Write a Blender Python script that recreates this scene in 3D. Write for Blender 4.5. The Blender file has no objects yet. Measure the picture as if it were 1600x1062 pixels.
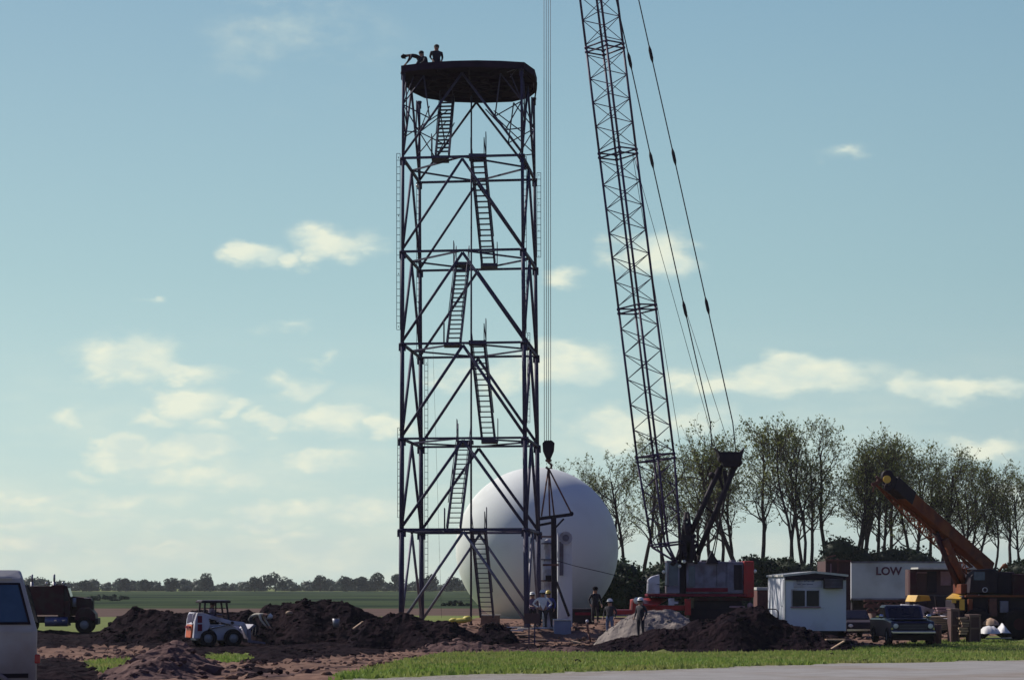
import bpy, bmesh, math, random
from mathutils import Vector, Matrix, noise
R = math.radians
V = Vector
scene = bpy.context.scene
COL = scene.collection
F = 3130.0          # focal length in photo pixels (1600 wide)
CH = 2.7            # camera height above the site
HY = 914.0          # horizon row

# ---------------------------------------------------------------- camera
cam_d = bpy.data.cameras.new('camera'); cam = bpy.data.objects.new('camera', cam_d)
COL.objects.link(cam); scene.camera = cam
cam.location = (0, 0, CH); cam.rotation_euler = (R(90), 0, 0)
cam_d.sensor_width = 36; cam_d.lens = F / 1600 * 36
cam_d.shift_y = (HY - 531) / 1600
cam_d.clip_start = 0.5; cam_d.clip_end = 30000

# ---------------------------------------------------------------- sun, sky, exposure
SUN_DIR = V((-0.62, 0.44, 0.65)).normalized()      # towards the sun
sun_d = bpy.data.lights.new('sun', 'SUN'); sun = bpy.data.objects.new('sun', sun_d)
COL.objects.link(sun); sun_d.energy = 4.8; sun_d.angle = R(0.5); sun_d.color = (1, .95, .84)
sun.rotation_euler = SUN_DIR.to_track_quat('Z', 'Y').to_euler()
scene.view_settings.view_transform = 'Standard'; scene.view_settings.look = 'None'
scene.view_settings.exposure = 0.0; scene.view_settings.gamma = 1.0

def lin(r, g, b):
    def f(c):
        c /= 255.0
        return c / 12.92 if c <= .04045 else ((c + .055) / 1.055) ** 2.4
    return (f(r), f(g), f(b), 1)

world = bpy.data.worlds.new('World'); scene.world = world; world.use_nodes = True
def make_sky():
    nt = world.node_tree; N = nt.nodes; L = nt.links; N.clear()
    out = N.new('ShaderNodeOutputWorld'); bg = N.new('ShaderNodeBackground')
    L.new(bg.outputs[0], out.inputs[0])
    sky = N.new('ShaderNodeTexSky'); sky.sky_type = 'NISHITA'; sky.sun_disc = False
    sky.sun_elevation = math.asin(SUN_DIR.z)
    sky.sun_rotation = math.atan2(SUN_DIR.x, SUN_DIR.y)
    sky.air_density = 1.0; sky.dust_density = 1.6; sky.ozone_density = 1.0
    tc = N.new('ShaderNodeTexCoord')
    sep = N.new('ShaderNodeSeparateXYZ'); L.new(tc.outputs['Generated'], sep.inputs[0])
    def m(op, a, b=None, c=None, clamp=False):
        n = N.new('ShaderNodeMath'); n.operation = op; n.use_clamp = clamp
        for i, x in enumerate((a, b, c)):
            if x is None: continue
            if isinstance(x, (int, float)): n.inputs[i].default_value = x
            else: L.new(x, n.inputs[i])
        return n.outputs[0]
    def mixc(fac, a, b, blend='MIX'):
        n = N.new('ShaderNodeMix'); n.data_type = 'RGBA'; n.blend_type = blend
        for sock, x in ((n.inputs[0], fac), (n.inputs[6], a), (n.inputs[7], b)):
            if isinstance(x, (int, float)): sock.default_value = x
            elif isinstance(x, tuple): sock.default_value = x
            else: L.new(x, sock)
        return n.outputs[2]
    # tangent-plane direction coordinates: u to the east, v up (over the northern half of the sky)
    yy = m('MAXIMUM', sep.outputs[1], 0.05)
    u = m('DIVIDE', sep.outputs[0], yy); v = m('DIVIDE', sep.outputs[2], yy)
    comb = N.new('ShaderNodeCombineXYZ'); L.new(u, comb.inputs[0]); L.new(v, comb.inputs[1])
    nz = N.new('ShaderNodeTexNoise'); nz.inputs['Scale'].default_value = 26; nz.inputs['Detail'].default_value = 8
    nz.inputs['Roughness'].default_value = .62
    mp = N.new('ShaderNodeMapping'); mp.inputs['Scale'].default_value = (1, 1.9, 1); L.new(comb.outputs[0], mp.inputs[0])
    L.new(mp.outputs[0], nz.inputs['Vector'])
    nz2 = N.new('ShaderNodeTexNoise'); nz2.inputs['Scale'].default_value = 40; nz2.inputs['Detail'].default_value = 3
    L.new(mp.outputs[0], nz2.inputs['Vector'])
    off = N.new('ShaderNodeVectorMath'); off.operation = 'MULTIPLY_ADD'
    L.new(nz2.outputs['Color'], off.inputs[0]); off.inputs[1].default_value = (.034, .022, 0)
    offb = N.new('ShaderNodeVectorMath'); offb.operation = 'ADD'; L.new(comb.outputs[0], offb.inputs[0]); offb.inputs[1].default_value = (-.017, -.011, 0)
    L.new(offb.outputs[0], off.inputs[2])
    clouds = [(398,404,42,20,1),(455,404,34,14,.8),(515,384,62,24,1),(560,390,20,10,.6),(200,566,82,34,1),(285,580,56,18,.8),(120,650,34,18,.42),
      (300,632,66,26,.9),(368,640,30,17,.75),(238,655,44,14,.6),(190,703,48,26,.85),(308,700,66,26,.75),(420,657,40,17,.65),(515,657,70,24,.8),
      (608,668,46,18,.7),(466,606,46,20,.62),(500,722,66,18,.6),(250,742,80,18,.5),(150,745,40,12,.35),(40,780,90,14,.6),(400,792,70,20,.6),(480,790,50,18,.55),
      (590,790,52,20,.7),(235,466,22,8,.55),(440,513,34,8,.36),(512,557,16,10,.33),(1018,404,66,38,.95),(885,434,30,17,.55),(868,568,92,32,.92),(770,585,60,30,.7),
      (1245,588,132,27,1),(1150,600,70,20,.7),(1075,592,50,14,.5),(1500,604,120,20,.75),(1420,602,50,20,.6),(960,668,84,32,.85),(1090,665,60,22,.6),
      (1545,700,76,18,.7),(1322,240,38,11,.4),(460,40,110,75,.2),(1580,770,50,16,.4),(130,800,110,14,.45),(300,820,100,16,.5),(60,850,120,14,.5),(480,840,120,16,.5),(230,865,160,12,.4)]
    d = None
    clouds += [(215,720,60,24,.6),(260,715,60,22,.6),(350,745,90,20,.55),(200,780,110,18,.5),(560,800,60,16,.5),(30,820,90,16,.5),(390,815,110,14,.45),(330,660,60,16,.5),(690,600,50,16,.4)]
    for (px, py, rx, ry, s) in clouds:
        s = min(1, s * 1.18)
        a = N.new('ShaderNodeVectorMath'); a.operation = 'MULTIPLY_ADD'
        L.new(off.outputs[0], a.inputs[0]); a.inputs[1].default_value = (F / rx / 1.3, F / ry / 1.3, 0)
        a.inputs[2].default_value = (-(px - 800) / rx / 1.3, -(HY - py) / ry / 1.3, 0)
        ln = N.new('ShaderNodeVectorMath'); ln.operation = 'LENGTH'; L.new(a.outputs[0], ln.inputs[0])
        val = m('MULTIPLY_ADD', ln.outputs['Value'], -s, s * 1.12)
        val = m('MINIMUM', val, s)
        d = val if d is None else m('SMOOTH_MAX', d, val, .12)
    n1 = m('MULTIPLY_ADD', nz.outputs['Fac'], 1.9, -.95)
    alpha = N.new('ShaderNodeMapRange'); alpha.interpolation_type = 'SMOOTHSTEP'
    L.new(m('ADD', d, n1), alpha.inputs[0]); alpha.inputs[1].default_value = -.12; alpha.inputs[2].default_value = .75
    amt = m('MULTIPLY', alpha.outputs[0], m('MINIMUM', m('MAXIMUM', m('MULTIPLY_ADD', d, 1.3, .12), .0), .82))
    front = m('GREATER_THAN', sep.outputs[1], 0.05)
    amt = m('MULTIPLY', amt, front)
    # humid air: the sky's own colour, desaturated and paler towards the horizon
    tint = mixc(1.0, sky.outputs[0], SKY_TINT, 'MULTIPLY')
    el = m('ABSOLUTE', sep.outputs[2])
    ramp = N.new('ShaderNodeValToRGB'); L.new(el, ramp.inputs[0])
    cr = ramp.color_ramp; cr.elements[0].position = 0; cr.elements[1].position = .30
    cr.elements[0].color = tuple(c * 9.5 for c in lin(203, 224, 214)[:3]) + (1,)
    cr.elements[1].color = tuple(c * 9.5 for c in lin(122, 159, 181)[:3]) + (1,)
    for ps, q in ((.46,(84,112,172)),(.7,(52,66,138)),(1.0,(38,46,112))):
        e = cr.elements.new(ps); e.color = tuple(c * 9.5 for c in lin(*q)[:3]) + (1,)
    e = cr.elements.new(.06); e.color = tuple(c * 9.5 for c in lin(178, 206, 206)[:3]) + (1,)
    e = cr.elements.new(.15); e.color = tuple(c * 9.5 for c in lin(152, 186, 192)[:3]) + (1,)
    base = mixc(SKY_MIX, tint, ramp.outputs[0])
    sh = N.new('ShaderNodeMapRange'); L.new(nz2.outputs['Fac'], sh.inputs[0]); sh.inputs[1].default_value = .38; sh.inputs[2].default_value = .62
    cc = mixc(sh.outputs[0], tuple(c * 9.5 for c in lin(205, 218, 208)[:3]) + (1,), tuple(c * 9.5 for c in lin(232, 234, 212)[:3]) + (1,))
    # the half of the sky away from the sun is deeper blue
    dt = N.new('ShaderNodeVectorMath'); dt.operation = 'DOT_PRODUCT'; L.new(tc.outputs['Generated'], dt.inputs[0]); dt.inputs[1].default_value = tuple(SUN_DIR)
    fr = N.new('ShaderNodeMapRange'); fr.interpolation_type = 'SMOOTHSTEP'; L.new(dt.outputs['Value'], fr.inputs[0]); fr.inputs[1].default_value = -.35; fr.inputs[2].default_value = .60
    base = mixc(1.0, base, mixc(fr.outputs[0], (.34, .36, .52, 1), (1.02, 1.02, 1.0, 1)), 'MULTIPLY')
    # thin streaky haze cloud low in the sky
    mp2 = N.new('ShaderNodeMapping'); mp2.inputs['Scale'].default_value = (9, 42, 1); L.new(comb.outputs[0], mp2.inputs[0])
    nz3 = N.new('ShaderNodeTexNoise'); nz3.inputs['Scale'].default_value = 1.0; nz3.inputs['Detail'].default_value = 6; L.new(mp2.outputs[0], nz3.inputs['Vector'])
    st = N.new('ShaderNodeMapRange'); L.new(nz3.outputs['Fac'], st.inputs[0]); st.inputs[1].default_value = .42; st.inputs[2].default_value = .78
    lo = N.new('ShaderNodeMapRange'); L.new(v, lo.inputs[0]); lo.inputs[1].default_value = .13; lo.inputs[2].default_value = .02
    amt = m('MAXIMUM', amt, m('MULTIPLY', m('MULTIPLY', st.outputs[0], lo.outputs[0]), m('MULTIPLY', front, .8)))
    fin = mixc(amt, base, cc)
    L.new(fin, bg.inputs['Color']); bg.inputs['Strength'].default_value = 0.12
SKY_TINT = (1.0, 1.0, 1.0, 1); SKY_MIX = .85
make_sky()

# ---------------------------------------------------------------- helpers
def P(px, py, Y): return V(((px - 800) / F * Y, Y, CH + (HY - py) / F * Y))
def X_(px, Y): return (px - 800) / F * Y
def Z_(py, Y): return CH + (HY - py) / F * Y
def sm(a, b, t):
    t = min(1, max(0, (t - a) / (b - a))); return t * t * (3 - 2 * t)
def H(x, y):
    h = .85 * (1 - sm(36, 84, y))
    e = 3.5 + 5 * sm(100, 115, y)
    h += .6 * sm(93, 97, y) * (1 - sm(125, 190, y)) * sm(-13, -8, x) * (1 - sm(e, e + 3, x))
    return h
def G(px, py):
    lo, hi = 12.0, 3000.0
    for _ in range(50):
        Y = (lo * hi) ** .5; x = (px - 800) / F * Y
        if HY + (CH - H(x, Y)) * F / Y > py: lo = Y
        else: hi = Y
    return V(((px - 800) / F * lo, lo, H((px - 800) / F * lo, lo)))

class MB:
    def __init__(s): s.v = []; s.f = []; s.mi = []; s.sm = []
    def _add(s, vs, fs, mi=0, smooth=False):
        o = len(s.v); s.v += [tuple(p) for p in vs]
        for f in fs: s.f.append(tuple(i + o for i in f)); s.mi.append(mi); s.sm.append(smooth)
        return s
    def box(s, x0, x1, y0, y1, z0, z1, mi=0, M=None):
        vs = [V((x, y, z)) for z in (z0, z1) for y in (y0, y1) for x in (x0, x1)]
        if M is not None: vs = [M @ p for p in vs]
        return s._add(vs, [(0,2,3,1),(4,5,7,6),(0,1,5,4),(2,6,7,3),(0,4,6,2),(1,3,7,5)], mi)
    def bar(s, a, b, w, h=None, up=(0,0,1), mi=0):       # rectangular bar from a to b
        a = V(a); b = V(b); h = h or w; d = (b - a).normalized(); up = V(up)
        if abs(d.dot(up)) > .98: up = V((0, 1, 0)) if abs(d.y) < .9 else V((1, 0, 0))
        sx = d.cross(up).normalized(); sy = sx.cross(d).normalized()
        vs = [p + sx * i * w / 2 + sy * j * h / 2 for p in (a, b) for i, j in ((-1,-1),(1,-1),(1,1),(-1,1))]
        return s._add(vs, [(0,1,2,3),(7,6,5,4),(0,4,5,1),(1,5,6,2),(2,6,7,3),(3,7,4,0)], mi)
    def tube(s, pts, rad, n=8, mi=0, cap=True, smooth=True):
        pts = [V(p) for p in pts]
        if isinstance(rad, (int, float)): rad = [rad] * len(pts)
        vs = []; fs = []; ref = None
        for i, p in enumerate(pts):
            d = (pts[min(i+1, len(pts)-1)] - pts[max(i-1, 0)])
            if d.length < 1e-9: d = V((0,0,1))
            d.normalize()
            if ref is None: ref = V((0,0,1)) if abs(d.z) < .9 else V((1,0,0))
            a = d.cross(ref)
            if a.length < 1e-4: a = d.cross(V((0,1,0)))
            a.normalize(); b = d.cross(a).normalized(); ref = -b if False else ref
            for k in range(n):
                t = 2 * math.pi * k / n; vs.append(p + (a * math.cos(t) + b * math.sin(t)) * rad[i])
        for i in range(len(pts) - 1):
            for k in range(n):
                k2 = (k + 1) % n; fs.append((i*n+k, i*n+k2, (i+1)*n+k2, (i+1)*n+k))
        s._add(vs, fs, mi, smooth)
        if cap:
            o = len(s.v) - len(vs)
            s.f.append(tuple(o + k for k in range(n))[::-1]); s.mi.append(mi); s.sm.append(False)
            s.f.append(tuple(o + (len(pts)-1)*n + k for k in range(n))); s.mi.append(mi); s.sm.append(False)
        return s
    def prism(s, poly, y0, y1, mi=0, M=None):            # (x,z) outline pushed along y
        n = len(poly); vs = [V((x, y0, z)) for x, z in poly] + [V((x, y1, z)) for x, z in poly]
        if M is not None: vs = [M @ p for p in vs]
        fs = [tuple(range(n)), tuple(range(2*n-1, n-1, -1))] + [(i, n+i, n+(i+1)%n, (i+1)%n) for i in range(n)]
        return s._add(vs, fs, mi)
    def lathe(s, prof, c=(0,0,0), n=24, mi=0, M=None, smooth=True):  # (r,z) profile round z
        vs = []; fs = []
        for r, z in prof:
            for k in range(n):
                t = 2*math.pi*k/n; p = V((r*math.cos(t), r*math.sin(t), z))
                vs.append((M @ p) if M is not None else p + V(c))
        for i in range(len(prof)-1):
            for k in range(n):
                k2 = (k+1) % n; fs.append((i*n+k, i*n+k2, (i+1)*n+k2, (i+1)*n+k))
        return s._add(vs, fs, mi, smooth)
    def ell(s, c, r, n=12, mi=0, M=None):
        c = V(c); r = V(r) if not isinstance(r, (int, float)) else V((r, r, r))
        vs = []; fs = []; m_ = max(4, n // 2)
        for i in range(m_ + 1):
            a = math.pi * i / m_
            for k in range(n):
                t = 2*math.pi*k/n
                p = V((r.x*math.sin(a)*math.cos(t), r.y*math.sin(a)*math.sin(t), r.z*math.cos(a)))
                vs.append(c + ((M @ p) if M is not None else p))
        for i in range(m_):
            for k in range(n):
                k2 = (k+1) % n; fs.append((i*n+k, (i+1)*n+k, (i+1)*n+k2, i*n+k2))
        return s._add(vs, fs, mi, True)
    def build(s, name, mat, parent=None, world=False, bevel=0):
        me = bpy.data.meshes.new(name)
        vs = s.v
        if world and parent is not None:
            inv = (Matrix.Translation(parent.location) @ parent.rotation_euler.to_matrix().to_4x4()).inverted()
            vs = [tuple(inv @ V(p)) for p in vs]
        me.from_pydata(vs, [], s.f)
        mats = mat if isinstance(mat, (list, tuple)) else [mat]
        for m in mats: me.materials.append(m)
        me.polygons.foreach_set('material_index', s.mi)
        me.polygons.foreach_set('use_smooth', s.sm)
        me.update()
        o = bpy.data.objects.new(name, me); COL.objects.link(o)
        if parent is not None: o.parent = parent
        if bevel:
            b = o.modifiers.new('bevel', 'BEVEL'); b.width = bevel; b.segments = 2; b.limit_method = 'ANGLE'; b.angle_limit = R(35)
        return o

def tag(o, label=None, cat=None, group=None, kind=None):
    if label: o['label'] = label
    if cat: o['category'] = cat
    if group: o['group'] = group
    if kind: o['kind'] = kind
    return o
def thing(name, label, cat, loc=(0,0,0), rz=0, group=None):
    o = bpy.data.objects.new(name, None); COL.objects.link(o)
    o.empty_display_size = .2
    o.location = loc; o.rotation_euler = (0, 0, rz)
    return tag(o, label, cat, group)
def copy_thing(root, loc, rz, label, scale=1, group=None):
    def rec(o, par):
        c = o.copy(); COL.objects.link(c); c.parent = par
        for ch in o.children: rec(ch, c)
        return c
    r = rec(root, None); r.location = loc; r.rotation_euler = (0, 0, rz)
    r.scale = (scale, scale, scale) if isinstance(scale, (int, float)) else scale
    r['label'] = label
    if group: r['group'] = group
    return r

# ---------------------------------------------------------------- materials
def mat(name, c, rough=.6, metal=0, c2=None, scale=4, amt=.5, bump=0, bscale=30, dirt=None, dscale=2, dlo=.45, dhi=.7, spec=.5, trans=0, coat=0, alpha=1, detail=6):
    m = bpy.data.materials.new(name); m.use_nodes = True
    nt = m.node_tree; N = nt.nodes; L = nt.links; b = N['Principled BSDF']
    c = tuple(c)[:3] + (1,)
    b.inputs['Base Color'].default_value = c; b.inputs['Roughness'].default_value = rough
    b.inputs['Metallic'].default_value = metal; b.inputs['Specular IOR Level'].default_value = spec
    b.inputs['Transmission Weight'].default_value = trans; b.inputs['Coat Weight'].default_value = coat
    b.inputs['Alpha'].default_value = alpha
    if c2 is None: c2 = tuple(x * .72 for x in c[:3])
    tc = N.new('ShaderNodeTexCoord')
    def nse(s, d=detail):
        n = N.new('ShaderNodeTexNoise'); n.inputs['Scale'].default_value = s; n.inputs['Detail'].default_value = d
        L.new(tc.outputs['Object'], n.inputs['Vector']); return n
    def ramp(src, lo, hi):
        r = N.new('ShaderNodeMapRange'); r.inputs[1].default_value = lo; r.inputs[2].default_value = hi
        L.new(src, r.inputs[0]); return r.outputs[0]
    def mix(f, a, bb):
        n = N.new('ShaderNodeMix'); n.data_type = 'RGBA'
        for sk, x in ((n.inputs[0], f), (n.inputs[6], a), (n.inputs[7], bb)):
            if isinstance(x, tuple): sk.default_value = x
            else: L.new(x, sk)
        return n.outputs[2]
    n1 = nse(scale)
    col = mix(ramp(n1.outputs['Fac'], .5 - amt * .4, .5 + amt * .4), c, tuple(c2)[:3] + (1,))
    if dirt:
        n2 = nse(dscale); col = mix(ramp(n2.outputs['Fac'], dlo, dhi), col, tuple(dirt)[:3] + (1,))
    L.new(col, b.inputs['Base Color'])
    if bump:
        n3 = nse(bscale, 4); bp = N.new('ShaderNodeBump'); bp.inputs['Strength'].default_value = 1
        bp.inputs['Distance'].default_value = bump; L.new(n3.outputs['Fac'], bp.inputs['Height'])
        L.new(bp.outputs[0], b.inputs['Normal'])
    return m
def leafmat(name, c, c2, nsc=.9):
    m = bpy.data.materials.new(name); m.use_nodes = True
    nt = m.node_tree; N = nt.nodes; L = nt.links; b = N['Principled BSDF']; out = N['Material Output']
    b.inputs['Roughness'].default_value = .6; b.inputs['Specular IOR Level'].default_value = .25
    tc = N.new('ShaderNodeTexCoord'); n = N.new('ShaderNodeTexNoise'); n.inputs['Scale'].default_value = nsc
    n.inputs['Detail'].default_value = 5; L.new(tc.outputs['Object'], n.inputs['Vector'])
    r = N.new('ShaderNodeMapRange'); r.inputs[1].default_value = .35; r.inputs[2].default_value = .65; L.new(n.outputs['Fac'], r.inputs[0])
    mx = N.new('ShaderNodeMix'); mx.data_type = 'RGBA'; L.new(r.outputs[0], mx.inputs[0])
    mx.inputs[6].default_value = tuple(c) + (1,); mx.inputs[7].default_value = tuple(c2) + (1,)
    L.new(mx.outputs[2], b.inputs['Base Color'])
    tr = N.new('ShaderNodeBsdfTranslucent'); L.new(mx.outputs[2], tr.inputs[0])
    ms = N.new('ShaderNodeMixShader'); ms.inputs[0].default_value = .35
    L.new(b.outputs[0], ms.inputs[1]); L.new(tr.outputs[0], ms.inputs[2]); L.new(ms.outputs[0], out.inputs[0])
    return m
DIRT = (.10, .07, .05)
M = dict(
 grass=mat('grass_ground', (.12,.15,.045), .9, spec=.05, c2=(.16,.18,.06), scale=.5, amt=.6, dirt=(.16,.15,.06), dscale=.9, dlo=.56, dhi=.74, bump=.05, bscale=9),
 blade=leafmat('grass_blade', (.18,.28,.05), (.30,.30,.10), .4),
 road=mat('asphalt', (.31,.295,.29), .95, spec=.05, c2=(.25,.235,.23), scale=1.2, amt=.5, bump=.01, bscale=60, dirt=(.23,.19,.165), dscale=.3, dlo=.5, dhi=.72),
 shoulder=mat('gravel_edge', (.36,.33,.29), .95, spec=.05, c2=(.17,.155,.145), scale=8, bump=.03, bscale=25),
 earth=mat('bare_earth', (.24,.145,.11), .95, spec=.03, c2=(.13,.078,.062), scale=.8, amt=.55, bump=.12, bscale=3, dirt=(.05,.03,.03), dscale=.45, dlo=.56, dhi=.66),
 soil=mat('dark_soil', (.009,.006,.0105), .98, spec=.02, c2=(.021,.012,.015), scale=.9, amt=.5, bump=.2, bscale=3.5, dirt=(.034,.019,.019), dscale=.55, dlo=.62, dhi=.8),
 brown=mat('brown_soil', (.16,.10,.09), .95, spec=.03, c2=(.05,.03,.035), scale=1.1, amt=.6, bump=.16, bscale=3),
 gravel=mat('grey_gravel', (.30,.255,.23), .95, spec=.05, c2=(.12,.10,.10), scale=2, amt=.6, bump=.06, bscale=9),
 plough=mat('ploughed', (.13,.08,.075), .95, spec=.02, c2=(.09,.065,.05), scale=.15, amt=.6),
 crop=mat('crop', (.07,.092,.05), .95, spec=.0, c2=(.036,.056,.036), scale=.05, amt=.6, bump=.5, bscale=1, detail=10, dirt=(.024,.036,.03), dscale=.018, dlo=.48, dhi=.62),
 duct=mat('duct_white', (.8,.8,.8), .5, c2=(.72,.72,.74), scale=.8, dirt=(.5,.48,.48), dscale=1.1, dlo=.58, dhi=.85),
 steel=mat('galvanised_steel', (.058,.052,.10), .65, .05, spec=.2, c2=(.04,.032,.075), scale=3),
 steel_lit=mat('lit_steel', (.16,.15,.2), .55, .15, spec=.4, c2=(.10,.09,.14), scale=3),  # the same steel in a lit tone, sunlight put into the colour
 deck=mat('platform_steel', (.028,.015,.035), .9, 0, spec=.1, c2=(.018,.01,.025), scale=2, bump=.02, bscale=12),
 boom=mat('boom_paint', (.05,.035,.10), .6, .1, spec=.3, c2=(.07,.04,.08), scale=1.5),
 darkmetal=mat('dark_metal', (.018,.012,.022), .7, 0, spec=.2, c2=(.03,.018,.028), scale=3),
 rope=mat('wire_rope', (.045,.045,.06), .6, .3),
 rope_pale=mat('pale_rope', (.28,.3,.33), .6, .1),
 rust=mat('rusty_steel', (.16,.055,.045), .7, .1, c2=(.08,.03,.03), scale=5),
 radome=mat('radome_white', (.73,.745,.725), .8, spec=.1, c2=(.68,.695,.68), scale=.5, amt=.8, dirt=(.58,.58,.56), dscale=.35, dlo=.52, dhi=.8),
 white=mat('white_paint', (.56,.54,.62), .5, c2=(.42,.4,.47), scale=1.2, dirt=(.2,.15,.14), dscale=1.6, dlo=.48, dhi=.75),
 siding=mat('office_siding', (.62,.61,.69), .55, c2=(.6,.62,.65), scale=.8, dirt=(.45,.43,.44), dscale=1.2, dlo=.58, dhi=.9),
 trailer=mat('trailer_white', (.62,.59,.66), .55, c2=(.42,.41,.47), scale=.6, dirt=(.3,.26,.28), dscale=.7, dlo=.55, dhi=.85),
 roofp=mat('pale_roof', (.6,.58,.54), .6),
 red=mat('red_paint', (.44,.03,.032), .5, spec=.25, c2=(.32,.03,.03), scale=2, dirt=DIRT, dscale=2.2, dlo=.56, dhi=.8),
 darkred=mat('dark_red_paint', (.05,.006,.014), .6, spec=.2, c2=(.04,.01,.015), scale=2, dirt=(.05,.03,.03), dscale=2),
 orange=mat('orange_paint', (.62,.11,.03), .5, c2=(.45,.07,.025), scale=3, dirt=DIRT, dscale=3, dlo=.6, dhi=.85),
 boom_orange=mat('boom_orange', (.21,.07,.03), .7, spec=.15, c2=(.14,.035,.025), scale=1.2, dirt=(.08,.03,.03), dscale=1.4, dlo=.5, dhi=.75),
 yellow=mat('yellow_paint', (.72,.42,.05), .5, c2=(.55,.3,.04), scale=2, dirt=DIRT, dscale=2, dlo=.6, dhi=.9),
 greypanel=mat('grey_panel', (.23,.215,.29), .5, .1, c2=(.11,.10,.15), scale=2, dirt=(.09,.06,.08), dscale=1.5),
 maroon=mat('faded_stripe', (.2,.02,.045), .7, spec=.1),
 glass=mat('dark_glass', (.012,.012,.02), .25, spec=.3),
 blueglass=mat('blue_glass', (.04,.07,.12), .12, spec=.6),
 rubber=mat('rubber', (.012,.009,.013), .9, spec=.15, c2=(.025,.016,.018), scale=4),
 hub=mat('wheel_hub', (.28,.27,.3), .45, .4),
 bluecar=mat('navy_paint', (.016,.019,.06), .35, spec=.3, c2=(.012,.014,.045), scale=1, coat=.2),
 chrome=mat('chrome', (.6,.6,.62), .18, .9),
 lamp=mat('lamp_glass', (.8,.78,.7), .15),
 taillamp=mat('tail_lamp', (.35,.02,.02), .25),
 tank=mat('blue_tank', (.09,.10,.22), .4, .3),
 wood=mat('fresh_timber', (.42,.28,.18), .8, c2=(.3,.19,.13), scale=5),
 oldwood=mat('old_timber', (.20,.12,.10), .85, c2=(.13,.08,.07), scale=4),
 ply=mat('brown_panel', (.085,.035,.035), .8, c2=(.07,.035,.04), scale=2),
 pinkpanel=mat('pink_panel', (.3,.17,.2), .8),
 bluegrey=mat('blue_grey_paint', (.17,.2,.32), .55, c2=(.13,.15,.25), scale=2),
 concrete=mat('concrete', (.36,.33,.30), .9, c2=(.28,.25,.23), scale=2, bump=.02, bscale=15),
 tarp_y=mat('yellow_tarp', (.6,.5,.08), .6), tarp_w=mat('white_tarp', (.7,.68,.7), .6),
 skin=mat('skin', (.36,.19,.14), .6), hair=mat('hair', (.03,.02,.015), .8),
 jeans=mat('denim', (.10,.13,.24), .85), dark_cloth=mat('dark_cloth', (.022,.017,.03), .85), white_cloth=mat('white_cloth', (.8,.8,.78), .85),
 blue_cloth=mat('blue_cloth', (.07,.08,.28), .85), lilac_cloth=mat('lilac_cloth', (.24,.17,.26), .85), cream=mat('cream_cloth', (.5,.45,.36), .85),
 boots=mat('boots', (.03,.02,.02), .8), white_hat=mat('white_hat', (.7,.7,.7), .35), yellow_hat=mat('yellow_hat', (.65,.48,.08), .35), black_hat=mat('black_hat', (.012,.01,.014), .9, spec=.05),
 navy_text=mat('navy_lettering', (.03,.03,.12), .6), red_text=mat('dark_red_lettering', (.10,.015,.05), .6),
 bark=mat('bark', (.035,.024,.03), .95, spec=.05, c2=(.06,.045,.045), scale=3, bump=.03, bscale=12),
 leaf=leafmat('spring_leaf', (.10,.125,.03), (.20,.21,.07)),
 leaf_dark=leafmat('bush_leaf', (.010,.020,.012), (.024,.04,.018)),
 leaf_far=leafmat('far_leaf', (.02,.038,.035), (.04,.062,.045)),  # bluish tint puts distance haze into the leaf colour
 vanpaint=mat('van_paint', (.37,.36,.365), .5, spec=.3, c2=(.32,.31,.315), scale=.6, dirt=(.22,.16,.14), dscale=1.1, dlo=.5, dhi=.8),
)
# van: road dirt thrown up along its lower half (a coat with a height, in the van's own space)
def lower_dirt(m, z0, z1, c):
    nt = m.node_tree; N = nt.nodes; L = nt.links; b = N['Principled BSDF']
    src = b.inputs['Base Color'].links[0].from_socket
    tc = N.new('ShaderNodeTexCoord'); sp = N.new('ShaderNodeSeparateXYZ'); L.new(tc.outputs['Object'], sp.inputs[0])
    n = N.new('ShaderNodeTexNoise'); n.inputs['Scale'].default_value = 2.5; n.inputs['Detail'].default_value = 6; L.new(tc.outputs['Object'], n.inputs['Vector'])
    a = N.new('ShaderNodeMath'); a.operation = 'MULTIPLY_ADD'; L.new(n.outputs['Fac'], a.inputs[0]); a.inputs[1].default_value = .5; L.new(sp.outputs[2], a.inputs[2])
    r = N.new('ShaderNodeMapRange'); r.inputs[1].default_value = z0 + .25; r.inputs[2].default_value = z1 + .25
    r.inputs[3].default_value = .85; r.inputs[4].default_value = 0; L.new(a.outputs[0], r.inputs[0])
    mx = N.new('ShaderNodeMix'); mx.data_type = 'RGBA'; L.new(r.outputs[0], mx.inputs[0]); L.new(src, mx.inputs[6]); mx.inputs[7].default_value = c + (1,)
    L.new(mx.outputs[2], b.inputs['Base Color'])
lower_dirt(M['vanpaint'], .85, 1.2, (.17, .125, .12))

# ================================================================ TERRAIN
def fbm(x, y, s=0.0, o=4):
    t = 0; a = 1; f = 1
    for _ in range(o):
        t += a * noise.noise((x * f + s, y * f - s, s * 1.7)); a *= .5; f *= 2.1
    return t
def gp(pts): return [tuple(G(a, b)[:2]) for a, b in pts]
def inside(poly, x, y):
    r = False; j = len(poly) - 1
    for i in range(len(poly)):
        xi, yi = poly[i]; xj, yj = poly[j]
        if (yi > y) != (yj > y) and x < (xj - xi) * (y - yi) / (yj - yi) + xi: r = not r
        j = i
    return r
road_line = [(-4000, -1900)] + [(-60, 6)] + gp([(430,1075),(540,1062),(700,1056),(900,1050),(1075,1044.5),(1200,1040),(1350,1035),(1600,1031)]) + [(60, 84), (4000, 1500)]
def line_y(line, x):
    for (x0, y0), (x1, y1) in zip(line, line[1:]):
        if x0 <= x <= x1: return y0 + (y1 - y0) * (x - x0) / (x1 - x0)
    return -1e6
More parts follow.
